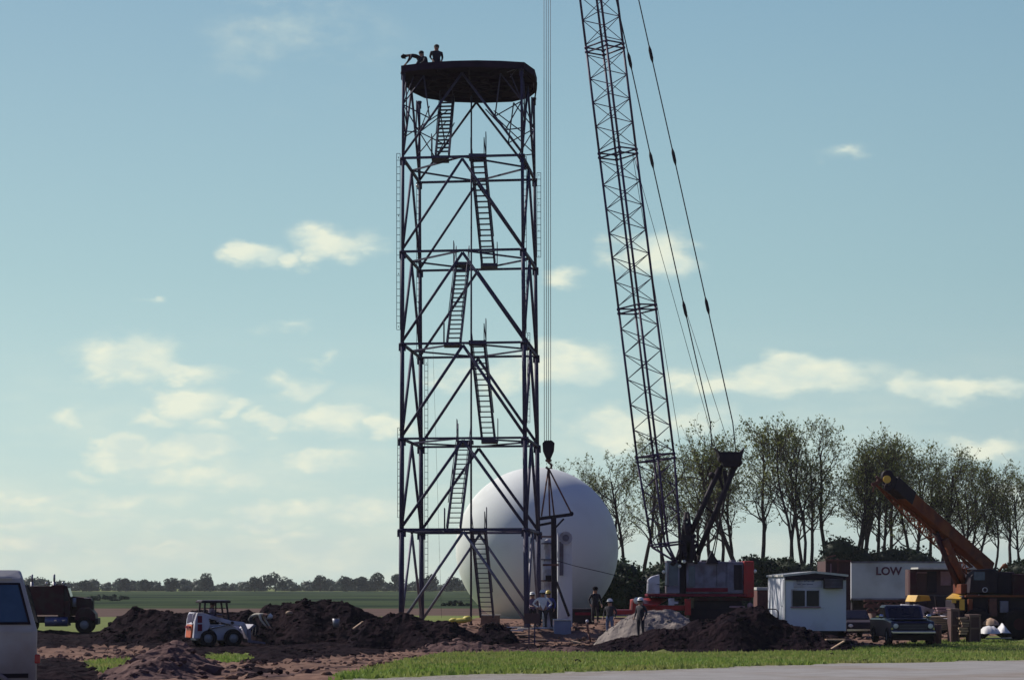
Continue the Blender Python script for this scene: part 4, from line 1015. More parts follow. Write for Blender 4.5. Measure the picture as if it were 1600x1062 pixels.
# ================================================================ LETTERED TRAILER
def text_mesh(body, size, m, name, ext=.01):
    cu = bpy.data.curves.new(name, 'FONT'); cu.body = body; cu.size = size; cu.extrude = ext; cu.offset = size * .03
    o = bpy.data.objects.new(name, cu); COL.objects.link(o)
    dg = bpy.context.evaluated_depsgraph_get(); me = bpy.data.meshes.new_from_object(o.evaluated_get(dg))
    bpy.data.objects.remove(o); bpy.data.curves.remove(cu)
    me.materials.clear(); me.materials.append(m)
    o = bpy.data.objects.new(name, me); COL.objects.link(o); return o
def trailer():
    Y = 130.0; W = dict(world=True); x0, x1 = X_(1330,Y), X_(1530,Y); z0, z1 = Z_(937,Y), Z_(877,Y)
    t = thing('freight_trailer', 'long white freight trailer with big dark red letters, behind the navy truck', 'trailer', ((x0+x1)/2, Y+1.2, 0))
    MB().box(x0, x1, Y, Y+2.5, z0, z1).build('body', M['trailer'], t, world=True, bevel=.04)
    mb = MB()
    for i in range(40): x = x0 + (x1-x0)*(i+.5)/40; mb.box(x-.012, x+.012, Y-.01, Y, z0+.1, z1-.1)
    mb.build('side_ribs', M['trailer'], t, **W)
    MB().box(x0-.03, x1+.03, Y-.05, Y-.011, z1-.09, z1+.02).build('top_rail', M['greypanel'], t, **W)
    MB().box(x0-.03, x1+.03, Y-.05, Y-.011, z0, z0+.12).build('bottom_rail', M['greypanel'], t, **W)
    tx = text_mesh('LOW', .80, M['red_text'], 'lettering'); bb = [V(v) for v in tx.bound_box]; w = max(v.x for v in bb) - min(v.x for v in bb); h = max(v.y for v in bb) - min(v.y for v in bb)
    W0, W1 = X_(1369,Y), X_(1409.5,Y); zb, zt = Z_(898,Y), Z_(885,Y)
    mnx = min(v.x for v in bb); mny = min(v.y for v in bb)
    for v in tx.data.vertices:
        x, y, z = v.co; v.co = V((W0 + (x-mnx)/w*(W1-W0), Y-.02 - z*.5 - .005, zb + (y-mny)/h*(zt-zb))) - t.location
    tx.parent = t
    for x in (1345, 1352, 1500, 1512):
        for yy in (.3, 2.2):
            c = V((X_(x,Y), Y+yy, .5)); w_ = MB().lathe([(.2,-.13),(.44,-.13),(.5,-.08),(.5,.08),(.44,.13),(.2,.13)], n=22, M=Matrix.Translation(c) @ Matrix.Rotation(R(90),4,'X')).build('wheel', M['rubber'], t, **W)
            h = MB().tube([c+V((0,-.1,0)), c+V((0,.1,0))], .2, 12).build('rim', M['hub'], t, **W); h.parent = w_
    mb = MB(); mb.box(x0+.2, x1-.2, Y+.8, Y+1.7, 1.0, z0); mb.build('chassis', M['darkmetal'], t, **W)
    for x in (1400, 1404): MB().box(X_(x,Y), X_(x,Y)+.15, Y+.4, Y+.55, .0, z0).build('landing_leg', M['darkmetal'], t, **W)
    # red steelwork lying in front of it
    s = thing('red_steelwork', 'low stack of red steel trusses lying under the lettered side of the white trailer', 'steelwork', (X_(1380,122), 122, 0))
    for r, (ya, yb) in enumerate(((938,945),(947,956))):
        mb = MB(); Yt = 122 - r
        for i in range(7):
            xa = X_(1352+i*9, Yt); xb = X_(1361+i*9, Yt); za, zb = Z_(ya,Yt), Z_(yb,Yt)
            mb.bar((xa,Yt,za if i%2 else zb), (xb,Yt,zb if i%2 else za), .09)
        mb.bar((X_(1350,Yt),Yt,Z_(ya,Yt)), (X_(1417,Yt),Yt,Z_(ya,Yt)), .12); mb.bar((X_(1350,Yt),Yt,Z_(yb,Yt)), (X_(1417,Yt),Yt,Z_(yb,Yt)), .12)
        mb.build('truss', M['rust'], s, **W)
    mb = MB()
    for x in (1356, 1384, 1410): mb.box(X_(x,122), X_(x,122)+.25, 120.6, 122.6, 0, Z_(957,122))
    mb.build('support_block', M['oldwood'], s, **W)
    # open fronted shed trailer
    Y = 119.0; s = thing('open_shed', 'low brown open-fronted site shed with a flat pale roof right of the big letters', 'shed', (X_(1462,Y), Y+1, 0))
    xa, xb = X_(1422,Y), X_(1532,Y); za, zb = Z_(930,Y), Z_(889,Y)
    MB().box(xa, xb, Y+.5, Y+1.5, za, zb).build('back_wall', M['ply'], s, **W)
    mb = MB(); mb.box(X_(1432,Y), xb+.5, Y-.5, Y+1.7, zb+.02, zb+.12); mb.build('roof', M['roofp'], s, **W)
    MB().box(xa, xa+.4, Y, Y+.49, za, zb).build('end_post', M['darkred'], s, **W)
    MB().box(X_(1434,Y), X_(1449,Y), Y+.4, Y+.49, Z_(922,Y), Z_(895,Y)).build('door_panel', M['ply'], s, **W)
    MB().box(X_(1421,Y), X_(1450,Y), Y+.3, Y+.39, Z_(895,Y), Z_(893,Y)).build('door_rail', M['pinkpanel'], s, **W)
    MB().box(X_(1451,Y), X_(1466,Y), Y+.42, Y+.49, Z_(925,Y), Z_(892,Y)).build('opening_shade_slab', M['darkmetal'], s, **W)  # solid dark slab stands in for the shade inside an opening
    MB().box(X_(1472,Y), X_(1488,Y), Y+.4, Y+.49, Z_(914,Y), Z_(892,Y)).build('pink_panel', M['pinkpanel'], s, **W)
    MB().box(X_(1501,Y), X_(1513,Y), Y+.4, Y+.49, Z_(908,Y), Z_(892,Y)).build('pink_panel', M['pinkpanel'], s, **W)
    MB().box(xa, xb, Y, Y+1.5, .0, za-.01).build('base', M['darkmetal'], s, **W)
    # brown container behind the site office
    Y = 112.0; s = thing('storage_container', 'dark brown storage container standing behind the white site office', 'container', (X_(1308,Y), Y, 0))
    mb = MB(); mb.box(X_(1290,Y), X_(1329,Y), Y, Y+3, 0, Z_(876,Y))
    for i in range(14): x = X_(1290,Y) + (X_(1329,Y)-X_(1290,Y))*(i+.3)/14; mb.box(x, x+.05, Y-.03, Y, .1, Z_(878,Y))
    mb.build('body', M['ply'], s, **W)
    mb = MB(); mb.bar(P(1291,871,Y), P(1306,867,Y), .08); mb.bar(P(1309,872,Y), P(1309,900,Y-.1), .1); mb.bar(P(1289,874,Y-.1), P(1330,876,Y-.1), .1); mb.build('roof_rail', M['rust'], s, **W)
    mb = MB(); mb.box(X_(1297,Y), X_(1299,Y), Y-.06, Y-.031, .3, Z_(880,Y)); mb.build('locking_bar', M['pinkpanel'], s, **W)
    # small reddish trailer left of the office
    Y = 104.0; s = thing('utility_trailer', 'low reddish box trailer with a pale lid between the red crane and the site office', 'trailer', (X_(1192,Y), Y, 0))
    MB().box(X_(1183,Y), X_(1206,Y), Y, Y+1.6, .55, Z_(922,Y)).build('box', M['rust'], s, world=True, bevel=.03)
    MB().box(X_(1182,Y), X_(1207,Y), Y-.05, Y+1.65, Z_(921.5,Y), Z_(917,Y)).build('lid', M['roofp'], s, world=True, bevel=.02)
    for yy in (0, 1.4):
        c = V((X_(1193,Y), Y+yy, .35)); MB().lathe([(.15,-.1),(.33,-.1),(.35,0),(.33,.1),(.15,.1)], n=18, M=Matrix.Translation(c) @ Matrix.Rotation(R(90),4,'X')).build('wheel', M['rubber'], s, **W)
trailer()

# ================================================================ VEHICLES (local frame: +x forward, +y left, z up)
RX = Matrix.Rotation(R(90), 4, 'X')
def wheel(t, x, y, r, w, m_hub='hub', name='wheel'):
    c = Matrix.Translation((x, y, r)) @ RX
    o = MB().lathe([(r*.5,-w/2),(r*.88,-w/2),(r,-w*.36),(r,w*.36),(r*.88,w/2),(r*.5,w/2)], n=24, M=c).build(name, M['rubber'], t)
    sg = 1 if y > 0 else -1
    h = MB().lathe([(.001,w*.3*-sg),(r*.2,w*.42*-sg),(r*.3,w*.2*-sg),(r*.52,w*.44*-sg),(r*.52,w*.2*-sg)], n=18, M=c).build('rim', M[m_hub], t); h.parent = o
    return o
def skid_steer(name, label, loc, rz, body, accent, hood, group, hi=True):
    t = thing(name, label, 'loader', loc, rz, group)
    MB().prism([(-1.1,.3),(.85,.3),(1.0,.62),(.55,.98),(-1.1,1.02)], -.43, .43).build('chassis', M['greypanel' if not hi else 'white'], t, bevel=.03)
    d = MB().prism([(-1.34,.42),(-1.1,.42),(-1.1,.98),(-1.28,1.0)], -.44, .44).build('rear_door', M[accent], t, bevel=.03)
    g = MB()
    for y in (-.2, .2): g.box(-1.37, -1.3, y-.13, y+.13, .84, .93)
    g.build('vent', M['maroon'], t).parent = d
    MB().prism([(-1.28,1.01),(-.75,1.03),(-.72,1.18),(-.95,1.16)], -.43, .43).build('hood', M[hood], t, bevel=.02)
    fr = MB()
    for y in (-.4, .4): fr.tube([(-1.24,y,1.05),(-1.2,y,1.4),(-1.1,y,1.48)], .035, 6)
    fr.tube([(-1.1,-.4,1.48),(-1.1,.4,1.48)], .035, 6); fr.build('rear_guard', M[body], t)
    for y, yy in ((-.74,-.5), (.5,.74)):
        s = MB().prism([(-1.28,.4),(-.86,.4),(-.52,.95),(-.60,1.25),(-.82,1.52),(-1.1,1.52),(-1.2,1.2)], y, yy).build('lift_tower', M[body], t, bevel=.03)
        o = -1 if y < 0 else 1; e = y if y < 0 else yy
        st = MB()
        for z0, z1 in ((.72,1.02),(1.08,1.38)): st.box(-1.1, -.9, min(e, e+o*.012), max(e, e+o*.012), z0, z1)
        st.build('stripe', M['maroon'], t).parent = s
        ar = MB(); c = (y + yy) / 2; ar.bar((-.85,c,1.42),(.45,c,1.06),.16,.17); ar.bar((.42,c,1.07),(1.0,c,1.0),.16,.18); ar.bar((.95,c,1.02),(1.22,c,.45),.15,.2); ar.build('lift_arm', M[body], t, bevel=.02)
        MB().tube([(-.7,c,.8),(.3,c,1.0)], .045, 8).build('hydraulic_ram', M['chrome' if hi else 'darkmetal'], t)
        MB().tube([(.46,c-.13,1.07),(.46,c+.13,1.07)], .07, 10).build('pivot_pin', M['darkmetal'], t)
    cab = MB()
    for y in (-.42, .42):
        cab.bar((-.75,y,1.0),(-.68,y,1.93),.07); cab.bar((.42,y,.95),(.28,y,1.93),.07); cab.bar((-.2,y,1.0),(-.2,y,1.93),.05)
        for z in (1.25,1.5,1.7): cab.bar((-.7,y,z),(.34,y,z),.025)
    cab.box(-.76,-.70,-.42,.42,1.0,1.5); cab.build('cab_frame', M['darkmetal'], t)
    if hi:
        MB().box(-.86,.46,-.5,.5,1.93,2.03).build('canopy', M['darkmetal'], t, bevel=.03); MB().box(-.8,.4,-.44,.44,2.032,2.06).build('canopy_lit_top', M['greypanel'], t)  # pale upper plate has sunlight on the dark canopy put into its colour
    else: MB().prism([(-.95,1.66),(.0,1.72),(-.12,1.98),(-.8,2.0)], -.5, .5).build('canopy', M['yellow'], t, bevel=.03)
    MB().box(-.5,.0,-.25,.25,1.0,1.1).box(-.55,-.45,-.25,.25,1.1,1.5).build('operator_seat', M['rubber'], t)
    for x in (-.62, .52):
        for y in (-.62, .62): wheel(t, x, y, .40, .26)
    MB().prism([(1.15,.2),(1.95,.12),(1.93,.2),(1.3,.3),(1.28,.75),(1.5,.95),(1.4,1.0),(1.12,.75)], -.8, .8).build('bucket', M['greypanel'], t, bevel=.01)
    return t
sk = G(343, 1009)
skid_steer('skid_steer_loader', 'small white and orange wheeled loader working between soil heaps', (X_(340,88), 88, H(0,88)), R(24), 'white', 'orange', 'white', 'compact wheeled loaders')
skid_steer('skid_steer_loader', 'pale yellow-topped wheeled loader parked between the navy truck and the orange crane', (X_(1447,103.5), 103.5, .2), R(20), 'white', 'maroon', 'yellow', 'compact wheeled loaders', False)

def red_truck():
    t = thing('dump_truck', 'dark red heavy truck with twin exhaust stacks, seen from its right side behind the van', 'truck', (X_(90,113), 113, 0), R(8))
    k = 1.08
    MB().prism([(-3.6,1.05),(.45,1.05),(.45,2.72),(-.2,2.72),(-.28,2.66),(-3.6,2.66)], -1.1, 1.1).build('cargo_body', M['darkred'], t, bevel=.04)
    c = MB().prism([(.1,.95),(.78,.95),(.78,1.9),(.6,2.68),(-.0,2.74),(.1,2.7)], -1.0, 1.0).build('cab', M['darkred'], t, bevel=.06)
    g = MB()
    for y in (-1.02, 1.0): g.prism([(.2,1.85),(.7,1.85),(.56,2.5),(.2,2.5)], y, y+.02)
    g.prism([(.8,1.95),(.82,1.95),(.64,2.55),(.62,2.55)], -.85, .85); g.build('cab_window', M['glass'], t).parent = c
    MB().prism([(.79,1.0),(1.95,1.0),(2.0,1.5),(1.9,1.98),(.79,2.1)], -.55, .55).build('hood', M['darkred'], t, bevel=.08)
    MB().prism([(1.0,.75),(1.1,1.2),(1.3,1.45),(1.85,1.45),(2.15,1.1),(2.2,.7)], -1.1, 1.1).build('front_fender', M['darkred'], t, bevel=.05)
    MB().box(2.15,2.3,-1.15,1.15,.5,.85).build('bumper', M['darkmetal'], t, bevel=.03)
    MB().box(1.96,2.0,-.5,.5,1.1,1.85).build('grille', M['darkmetal'], t)
    for y in (-.98, .98):
        xx = -.1 if y < 0 else -1.5
        MB().tube([(xx,y,1.1),(xx,y,2.9)], .09, 10).tube([(xx,y,2.9),(xx,y,3.32)], .06, 8).build('exhaust_stack', M['hub'], t)
        o = MB().tube([(-.6,y*1.0,.68),(.65,y*1.0,.68)], .27, 16).build('fuel_tank', M['tank'], t)
        MB().bar((-.1,y*1.25,.75),(.05,y*1.25,.75),.1,.08).bar((.35,y*1.25,.75),(.5,y*1.25,.75),.14,.06).build('tank_fitting', M['chrome'], t).parent = o
    MB().ell((-.55,-.8,2.82), (.08,.1,.1), 8).ell((.35,-.8,2.82), (.09,.1,.1), 8).ell((.52,-.9,2.6),(.05,.1,.14),8).build('roof_lamp', M['lamp'], t)
    MB().bar((-.6,-.8,2.74),(.55,-.8,2.74),.05).build('lamp_bar', M['darkmetal'], t)
    MB().box(.95,1.05,-.6,-.56,1.5,1.9).build('air_cleaner', M['hub'], t); MB().tube([(.98,-.8,1.5),(.98,-.8,2.0)], .11, 10).build('intake', M['hub'], t)
    MB().box(1.5,1.8,-.57,-.551,1.97,2.0).build('hood_trim', M['chrome'], t)
    MB().box(-3.6,1.9,-.45,.45,.6,.95).build('chassis', M['darkmetal'], t)
    for y in (-.95, .95):
        wheel(t, 1.55, y, .5, .3)
        for x in (-1.6, -2.8): wheel(t, x, y*.93, .5, .5)
    return t
red_truck()

def suv():
    t = thing('pickup_truck', 'navy blue pickup truck with a bright roof, facing the lawn beside the site office', 'truck', (17.35, 89.2, .12), R(-89))
    MB().prism([(-2.4,.3),(2.2,.3),(2.35,.5),(2.3,1.02),(.75,1.14),(-2.4,1.1)], -.95, .95).build('body', M['bluecar'], t, bevel=.07)
    c = MB().prism([(-.95,1.1),(-.85,1.66),(.25,1.66),(.82,1.1)], -.82, .82).build('cab', M['bluecar'], t, bevel=.06)
    MB().box(-.85,.22,-.74,.74,1.662,1.70).build('roof', M['hub'], t, bevel=.02)
    g = MB(); g.prism([(.30,1.60),(.78,1.15),(.80,1.17),(.32,1.62)], -.7, .7)
    for y in (-.835, .815): g.prism([(-.8,1.15),(.62,1.15),(.2,1.58),(-.75,1.58)], y, y+.02)
    g.build('window', M['glass'], t).parent = c
    MB().box(.8,2.2,-.8,.8,1.105,1.13).build('hood', M['bluecar'], t, bevel=.02)
    MB().box(2.335,2.37,-.72,.72,.66,.95).build('grille', M['darkmetal'], t)
    mb = MB()
    for z in (.7,.78,.86): mb.box(2.37,2.38,-.6,.6,z,z+.015)
    mb.build('grille_bar', M['hub'], t)
    for y in (-.75,.75): MB().ell((2.36,y,.82),(.04,.12,.11),12).build('headlight', M['lamp'], t)
    for y in (-.9,.9): MB().ell((2.3,y,.7),(.05,.06,.06),8).build('turn_lamp', M['tarp_y'], t)
    MB().box(2.1,2.34,-.9,.9,.2,.45).build('valance', M['rubber'], t); MB().box(2.36,2.5,-.95,.95,.5,.6).build('bumper', M['chrome'], t, bevel=.02)
    for y in (-1.05,1.05): MB().ell((.7,y,1.22),(.06,.12,.1),8).build('mirror', M['chrome'], t)
    MB().box(-2.38,-1.0,-.8,.8,1.101,1.14).build('cargo_bed', M['darkmetal'], t)
    for x in (1.5,-1.5):
        for y in (-.88,.88): wheel(t, x, y, .38, .24)
suv()
def car(label, loc, rz, m):
    t = thing('parked_car', label, 'car', loc, rz)
    MB().prism([(-2.2,.3),(2.1,.3),(2.25,.5),(2.15,.85),(.9,.95),(-1.6,.98),(-2.25,.9)], -.88, .88).build('body', M[m], t, bevel=.07)
    c = MB().prism([(-1.5,.96),(-1.0,1.42),(.2,1.44),(.95,.95)], -.76, .76).build('cab', M[m], t, bevel=.06)
    g = MB(); g.prism([(.24,1.40),(.86,1.0),(.89,1.01),(.27,1.42)], -.66, .66)
    for y in (-.78,.76): g.prism([(-1.3,1.0),(.7,1.0),(.15,1.37),(-.95,1.37)], y, y+.02)
    g.build('window', M['glass'], t).parent = c
    for y in (-.65,.65): MB().ell((2.2,y,.66),(.05,.14,.09),10).build('headlight', M['lamp'], t); MB().ell((-2.24,y,.68),(.04,.13,.08),8).build('tail_light', M['taillamp'], t)
    MB().box(2.18,2.3,-.85,.85,.4,.5).build('bumper', M['chrome'], t)
    for x in (1.4,-1.35):
        for y in (-.82,.82): wheel(t, x, y, .33, .2)
car('dark car parked nose out in the shade between the site office and the navy pickup', (X_(1338,102), 103.5, .0), R(-84), 'darkmetal')
car('bluish car behind the orange crane at the right edge of the view', (X_(1592,112), 112, 1.05), R(185), 'bluegrey')
# it stands on a low loader deck
t = thing('low_loader', 'low flat loader deck under the bluish car at the right edge of the view', 'trailer', (X_(1592,112), 112, 0))
MB().box(-2.9,2.9,-1.2,1.2,.72,1.04).build('deck', M['darkmetal'], t, bevel=.03)
for x in (-1.8,-.9,2.0):
    for y in (-.95,.95): wheel(t, x, y, .36, .25)

def van():
    Y = 23.6; t = thing('van', 'grey white van with dirty lower panels, its rear corner at the left edge', 'van', (0,0,0), 0)
    # local: x forward; heading to the left and slightly nearer
    hd = R(180 + 16); c = V((X_(60.5, Y), Y, 0)); fwd = V((math.cos(hd), math.sin(hd), 0)); left = V((-math.sin(hd), math.cos(hd), 0))
    # left side of the van (local +y) faces the camera
    z = Z_(890, Y) - 2.02; W_ = 1.0
    t.location = c + fwd * 2.5 - left * W_; t.location.z = z; t.rotation_euler = (0, 0, hd)
    # cross-section: side slopes in above the belt; rear leans forward above the belt
    prof = [(-1,.38),(-1,.9),(-1,1.30),(-.86,1.93),(-.72,2.02),(.72,2.02),(.86,1.93),(1,1.30),(1,.9),(1,.38)]
    st = [(-2.5,0),(-2.47,1),(-2.35,2),(2.0,2),(2.35,1)]
    def sec(x, shrink, rear):
        vs = []
        for y, zz in prof:
            xx = x
            if rear: xx = x + max(0, (zz - 1.30)) * .27 + (0.02 if zz < 1.3 else 0)
            else: xx = x - max(0, (zz - 1.2)) * .55
            vs.append(V((xx, y * (1 - shrink), zz)))
        return vs
    rows = [sec(-2.5,.06,True), sec(-2.46,.015,True), sec(-2.3,0,True), sec(1.9,0,False), sec(2.3,.03,False), sec(2.4,.1,False)]
    mb = MB(); n = len(prof); vs = [v for r in rows for v in r]; fs = [tuple(range(n))] + [tuple(range(len(vs)-1, len(vs)-n-1, -1))]
    for i in range(len(rows)-1):
        for k in range(n): k2 = (k+1)%n; fs.append((i*n+k2, i*n+k, (i+1)*n+k, (i+1)*n+k2))
    mb._add(vs, fs); mb.build('body', M['vanpaint'], t, bevel=.03)
    # left side rear window: quad just proud of the sloped side
    def side(x, zz, off=.006, sg=1):
        y = 1.0 if zz <= 1.3 else 1.0 - (zz - 1.3) / .63 * .14
        return V((x, (y + off) * sg, zz))
    def pane(sg, x0, x1, x0t, x1t, z0, z1, m, off0, off1, name):
        mb = MB(); q = [(x0,z0),(x1,z0),(x1t,z1),(x0t,z1)]; a = [side(x,zz,off0,sg) for x,zz in q]; b = [side(x,zz,off1,sg) for x,zz in q]
        mb._add(a + b, [(0,1,2,3),(7,6,5,4),(0,4,5,1),(1,5,6,2),(2,6,7,3),(3,7,4,0)]); return mb.build(name, m, t)
    for sg in (1,-1):
        w = pane(sg, -2.41, -1.0, -2.29, -1.0, 1.38, 1.87, M['rubber'], -.01, .012, 'window')
        pane(sg, -2.375, -1.02, -2.265, -1.02, 1.41, 1.845, M['blueglass'], .0, .018, 'pane').parent = w
        w = pane(sg, -.9, .4, -.9, .4, 1.38, 1.87, M['rubber'], -.01, .012, 'window')
        pane(sg, -.87, .37, -.87, .37, 1.41, 1.845, M['blueglass'], .0, .018, 'pane').parent = w
        MB().bar(side(-2.2,1.92,.01,sg), side(1.5,1.92,.01,sg), .03, .02).build('drip_rail', M['vanpaint'], t)
        MB().bar(side(-2.42,1.28,.0,sg), side(2.2,1.28,.0,sg), .012, .02).build('belt_crease', M['vanpaint'], t)
        MB().bar(side(-2.38,.78,.0,sg), side(2.2,.78,.0,sg), .02, .05).build('side_trim', M['rubber'], t)
        MB().box(-2.52,-2.40, sg*.93-.06, sg*.93+.04, .92, 1.03).build('tail_light', M['taillamp'], t, bevel=.015)
        for x in (-1.85, 1.55):
            wheel(t, x, sg*.87, .36, .22)
            arch = MB(); pts = [(x+.45*math.cos(a), sg*1.0, .38+.45*math.sin(a)) for a in [math.pi*i/12 for i in range(13)]]; arch.tube(pts, .035, 6); arch.build('wheel_arch', M['vanpaint'], t)
            arch = MB(); arch.tube([(x, sg*.9, .38), (x, sg*1.006, .38)], .43, 24); arch.build('wheel_well', M['rubber'], t)
    for y in (-.45,.45):
        mb = MB(); mb.prism([(-2.515,1.4),(-2.5,1.4),(-2.38,1.85),(-2.395,1.85)], y-.35, y+.35); mb.build('rear_window', M['glass'], t)
    MB().box(-2.62,-2.5,-.9,.9,.42,.58).build('bumper', M['chrome'], t, bevel=.03)
    MB().box(2.4,2.5,-.9,.9,.42,.6).build('bumper', M['chrome'], t, bevel=.03)
van()

# ================================================================ SMALL THINGS
W = dict(world=True)
def small():
    Y = 95.5; z = H(X_(879,Y), Y)
    t = thing('electrical_cabinet', 'blue grey metal cabinet with its lit top painted pale in front of the lifting post', 'cabinet', (X_(879,Y), Y, .1))
    MB().box(-.41,.41,0,.8,.0,.92).build('housing', M['bluegrey'], t, bevel=.03)
    MB().box(-.45,.45,-.05,.85,.925,.99).build('lid', M['roofp'], t, bevel=.02)  # pale colour paints the light falling on the cabinet top
    MB().box(-.36,.36,-.015,0,.08,.84).build('door', M['bluegrey'], t, bevel=.005)
    Y = 92
    t = thing('site_sign', 'blank brown board on two thin posts, seen before the right tower leg', 'sign', (X_(831,Y), Y, .0))
    MB().box(-.36,.36,-.03,.0,.95,1.42).build('board', M['ply'], t)
    for x in (-.16,.1): MB().box(x,x+.06,.0,.06,-.1,1.4).build('post', M['steel'], t)
    t = thing('survey_post', 'short leaning post with a pale cap right of the blue grey cabinet', 'post', (X_(919,94), 94, H(X_(919,94),94)))
    MB().tube([(.12,0,-.05),(-.02,0,.55),(-.05,0,.9)], [.04,.05,.06], 8).build('post', M['rust'], t); MB().ell((-.05,0,.93),.08,8).build('cap', M['white'], t)
    MB().tube([(.0,0,.35),(.12,-.1,0)], .03, 6).build('brace', M['rust'], t)
    # yellow tarpaulin, generator
    t = tag(MB().ell((0,0,0),(.45,.3,.13),14).ell((.35,.1,.08),(.25,.25,.16),10).ell((-.3,-.05,.02),(.25,.2,.12),10).build('tarpaulin', M['tarp_y']), 'bright yellow crumpled tarpaulin lying beyond the small soil heap', 'tarpaulin')
    t.location = P(719,969,97.5); t.location.z = max(t.location.z, H(t.location.x, 97.5) + .1)
    Y = 108; t = thing('generator', 'dark machine with a red panel in the shade at the foot of the sphere', 'generator', (X_(907,Y), Y, .2))
    MB().box(-.75,.75,0,1,.15,1.25).build('housing', M['darkmetal'], t, bevel=.05); MB().box(-.3,.55,-.03,0,.9,1.05).build('panel', M['maroon'], t)
    for x in (-.45,.45): wheel(t, x, .0, .25, .15)
    MB().tube([(.9,-.2,0),(.9,-.2,1.2)],.03,6).build('drawbar', M['hub'], t)
    Y = 105; t = thing('junk_crate', 'small dark crate under the lower stairs of the tower', 'crate', (X_(766,Y), Y, .6))
    MB().box(-.5,.5,0,.8,0,.5).build('box', M['oldwood'], t); MB().box(-.55,.55,-.05,.85,.5,.56).build('lid', M['concrete'], t)
    # planks
    def plank(a, b, w, h, m, lab, rest=None):
        c = (a + b) / 2; o = MB().bar(a - c, b - c, w, h).build('plank', M[m]); o.location = c; tag(o, lab, 'plank')
    Yp = 83.0
    plank(P(1290,999,Yp), P(1320,999,Yp), .5, .07, 'wood', 'short pale board lying flat below the site office window')
    plank(P(1296,1015,81.6), P(1319,1001,81.9), .12, .05, 'wood', 'leaning pale stick under the short board before the site office')
    plank(P(404,983,92.0), P(505,973,93.0), .10, .08, 'wood', 'long thin pole lying across the soil right of the loader')
    plank(P(478,999,90.2), P(491,987,91.2), .07, .05, 'wood', 'short stick poking out of the dug soil below the long pole')
    plank(P(552,982,88.3), P(567,971,88.8), .09, .07, 'wood', 'bent tan board on the left flank of the heap before the tower')
    plank(P(893,1001,88.5), P(907,1004,88.3), .25, .06, 'wood', 'bright tan board lying right of the cabinet base')
    plank(P(993,1018,81.4), P(1017,1019,81.4), .2, .08, 'oldwood', 'reddish board at the foot of the long soil heap, by the lawn')
    plank(P(1540,997,95), P(1580,996,95), .12, .06, 'hub', 'thin grey pipe lying on the grass before the white tarps')
    rng = random.Random(8)
    spots = [(806,982,98),(824,977,97.5),(845,976,97.2),(822,990,95),(800,986,96),(812,966,100),(860,978,97),(843,992,94)]
    for i, (px, py, Y) in enumerate(spots):
        p = P(px, py, Y); p.z = H(p.x, Y) + .04
        a = rng.uniform(-.3, .3); d = V((math.cos(a), math.sin(a), 0)) * rng.uniform(.25, .6)
        o = MB().bar(-d, d, rng.uniform(.2,.4), .07).build('scrap_board', M['white' if i % 2 == 0 else 'wood']); o.location = p
        tag(o, ['white board scrap left of the brown sign, nearest the stairs','tan board scrap just left of the brown sign board','white board scrap at the feet of the man in the white shirt','tan board scrap between the sign posts and the left heap','white board scrap beside the small soil heap','tan board scrap behind the brown sign near the sphere foot','white board scrap behind the cabinet lid','tan board scrap left of the cabinet base'][i], 'board')
    for i, (px, py, Y, lab) in enumerate([(523,980,91,'round pale pot half buried in the soil behind the long pole end'),(452,957,92,'pale stone on the face of the broad central soil mound'),(525,979,91,'grey bucket right of the pale pot in the dug soil')]):
        if i == 0: continue
        p = P(px, py, Y)
        if i == 1:
            o = MB().ell((0,0,0),(.17,.12,.1),10).build('stone', M['wood']); tag(o, lab, 'stone')
        else:
            o = MB().lathe([(.001,0),(.12,0),(.17,.38),(.15,.38),(.11,.03),(.001,.03)], n=16).build('bucket', M['hub']); tag(o, lab.replace('right of the pale pot in the dug soil','standing in the dug soil at the right end of the long pole'), 'bucket')
        o.location = p
    # lumber, crates, drum
    def stack(px0, px1, py0, py1, Y, n, m, lab, dep=1.2):
        x0, x1 = X_(px0,Y), X_(px1,Y); z0, z1 = max(.0, Z_(py1,Y)), Z_(py0,Y); t = thing('lumber_stack', lab, 'lumber', ((x0+x1)/2, Y, z0), 0)
        r = random.Random(px0); hh = (z1 - z0) / n
        for i in range(n):
            o = r.uniform(-.08,.08); k = 5
            for j in range(k):
                MB().box(x0+o+r.uniform(-.05,.05), x1+o+r.uniform(-.05,.05), Y+dep*j/k, Y+dep*(j+.93)/k, z0+hh*i+.01, z0+hh*(i+.8)).build('board', M[m if r.random() < .75 else 'oldwood'], t, **W)
        return t
    stack(1438,1485,962,984,95,6,'wood','wide low stack of tan boards right of the navy pickup')
    stack(1464,1488,948,958,96.2,3,'pinkpanel','short stack of reddish boards lying above the tan boards',.8)
    stack(1500,1513,963,991,93.5,7,'wood','narrow tall stack of pale boards between two dark crates',.9)
    def crate(px0, px1, py0, py1, Y, lab):
        x0, x1 = X_(px0,Y), X_(px1,Y); z1 = Z_(py0,Y); z0 = .02; t = thing('wooden_crate', lab, 'crate', ((x0+x1)/2, Y, z0))
        w = (x1-x0)/2; h = z1 - z0
        MB().box(-w,w,0,.8,0,h).build('panel', M['ply'], t)
        mb = MB()
        for x in (-w-.01, w-.07): mb.box(x, x+.08, -.03, .0, 0, h)
        for z in (0, h*.5, h-.08): mb.box(-w, w, -.05, -.031, z, z+.08)
        mb.build('batten', M['oldwood'], t)
        MB().box(-w-.03,w+.03,-.05,.85,h,h+.05).build('lid', M['oldwood'], t)
    crate(1486,1499,952,994,94,'tall dark crate left of the narrow pale board stack'); crate(1515,1532,961,993,93.6,'tall dark crate right of the narrow pale board stack')
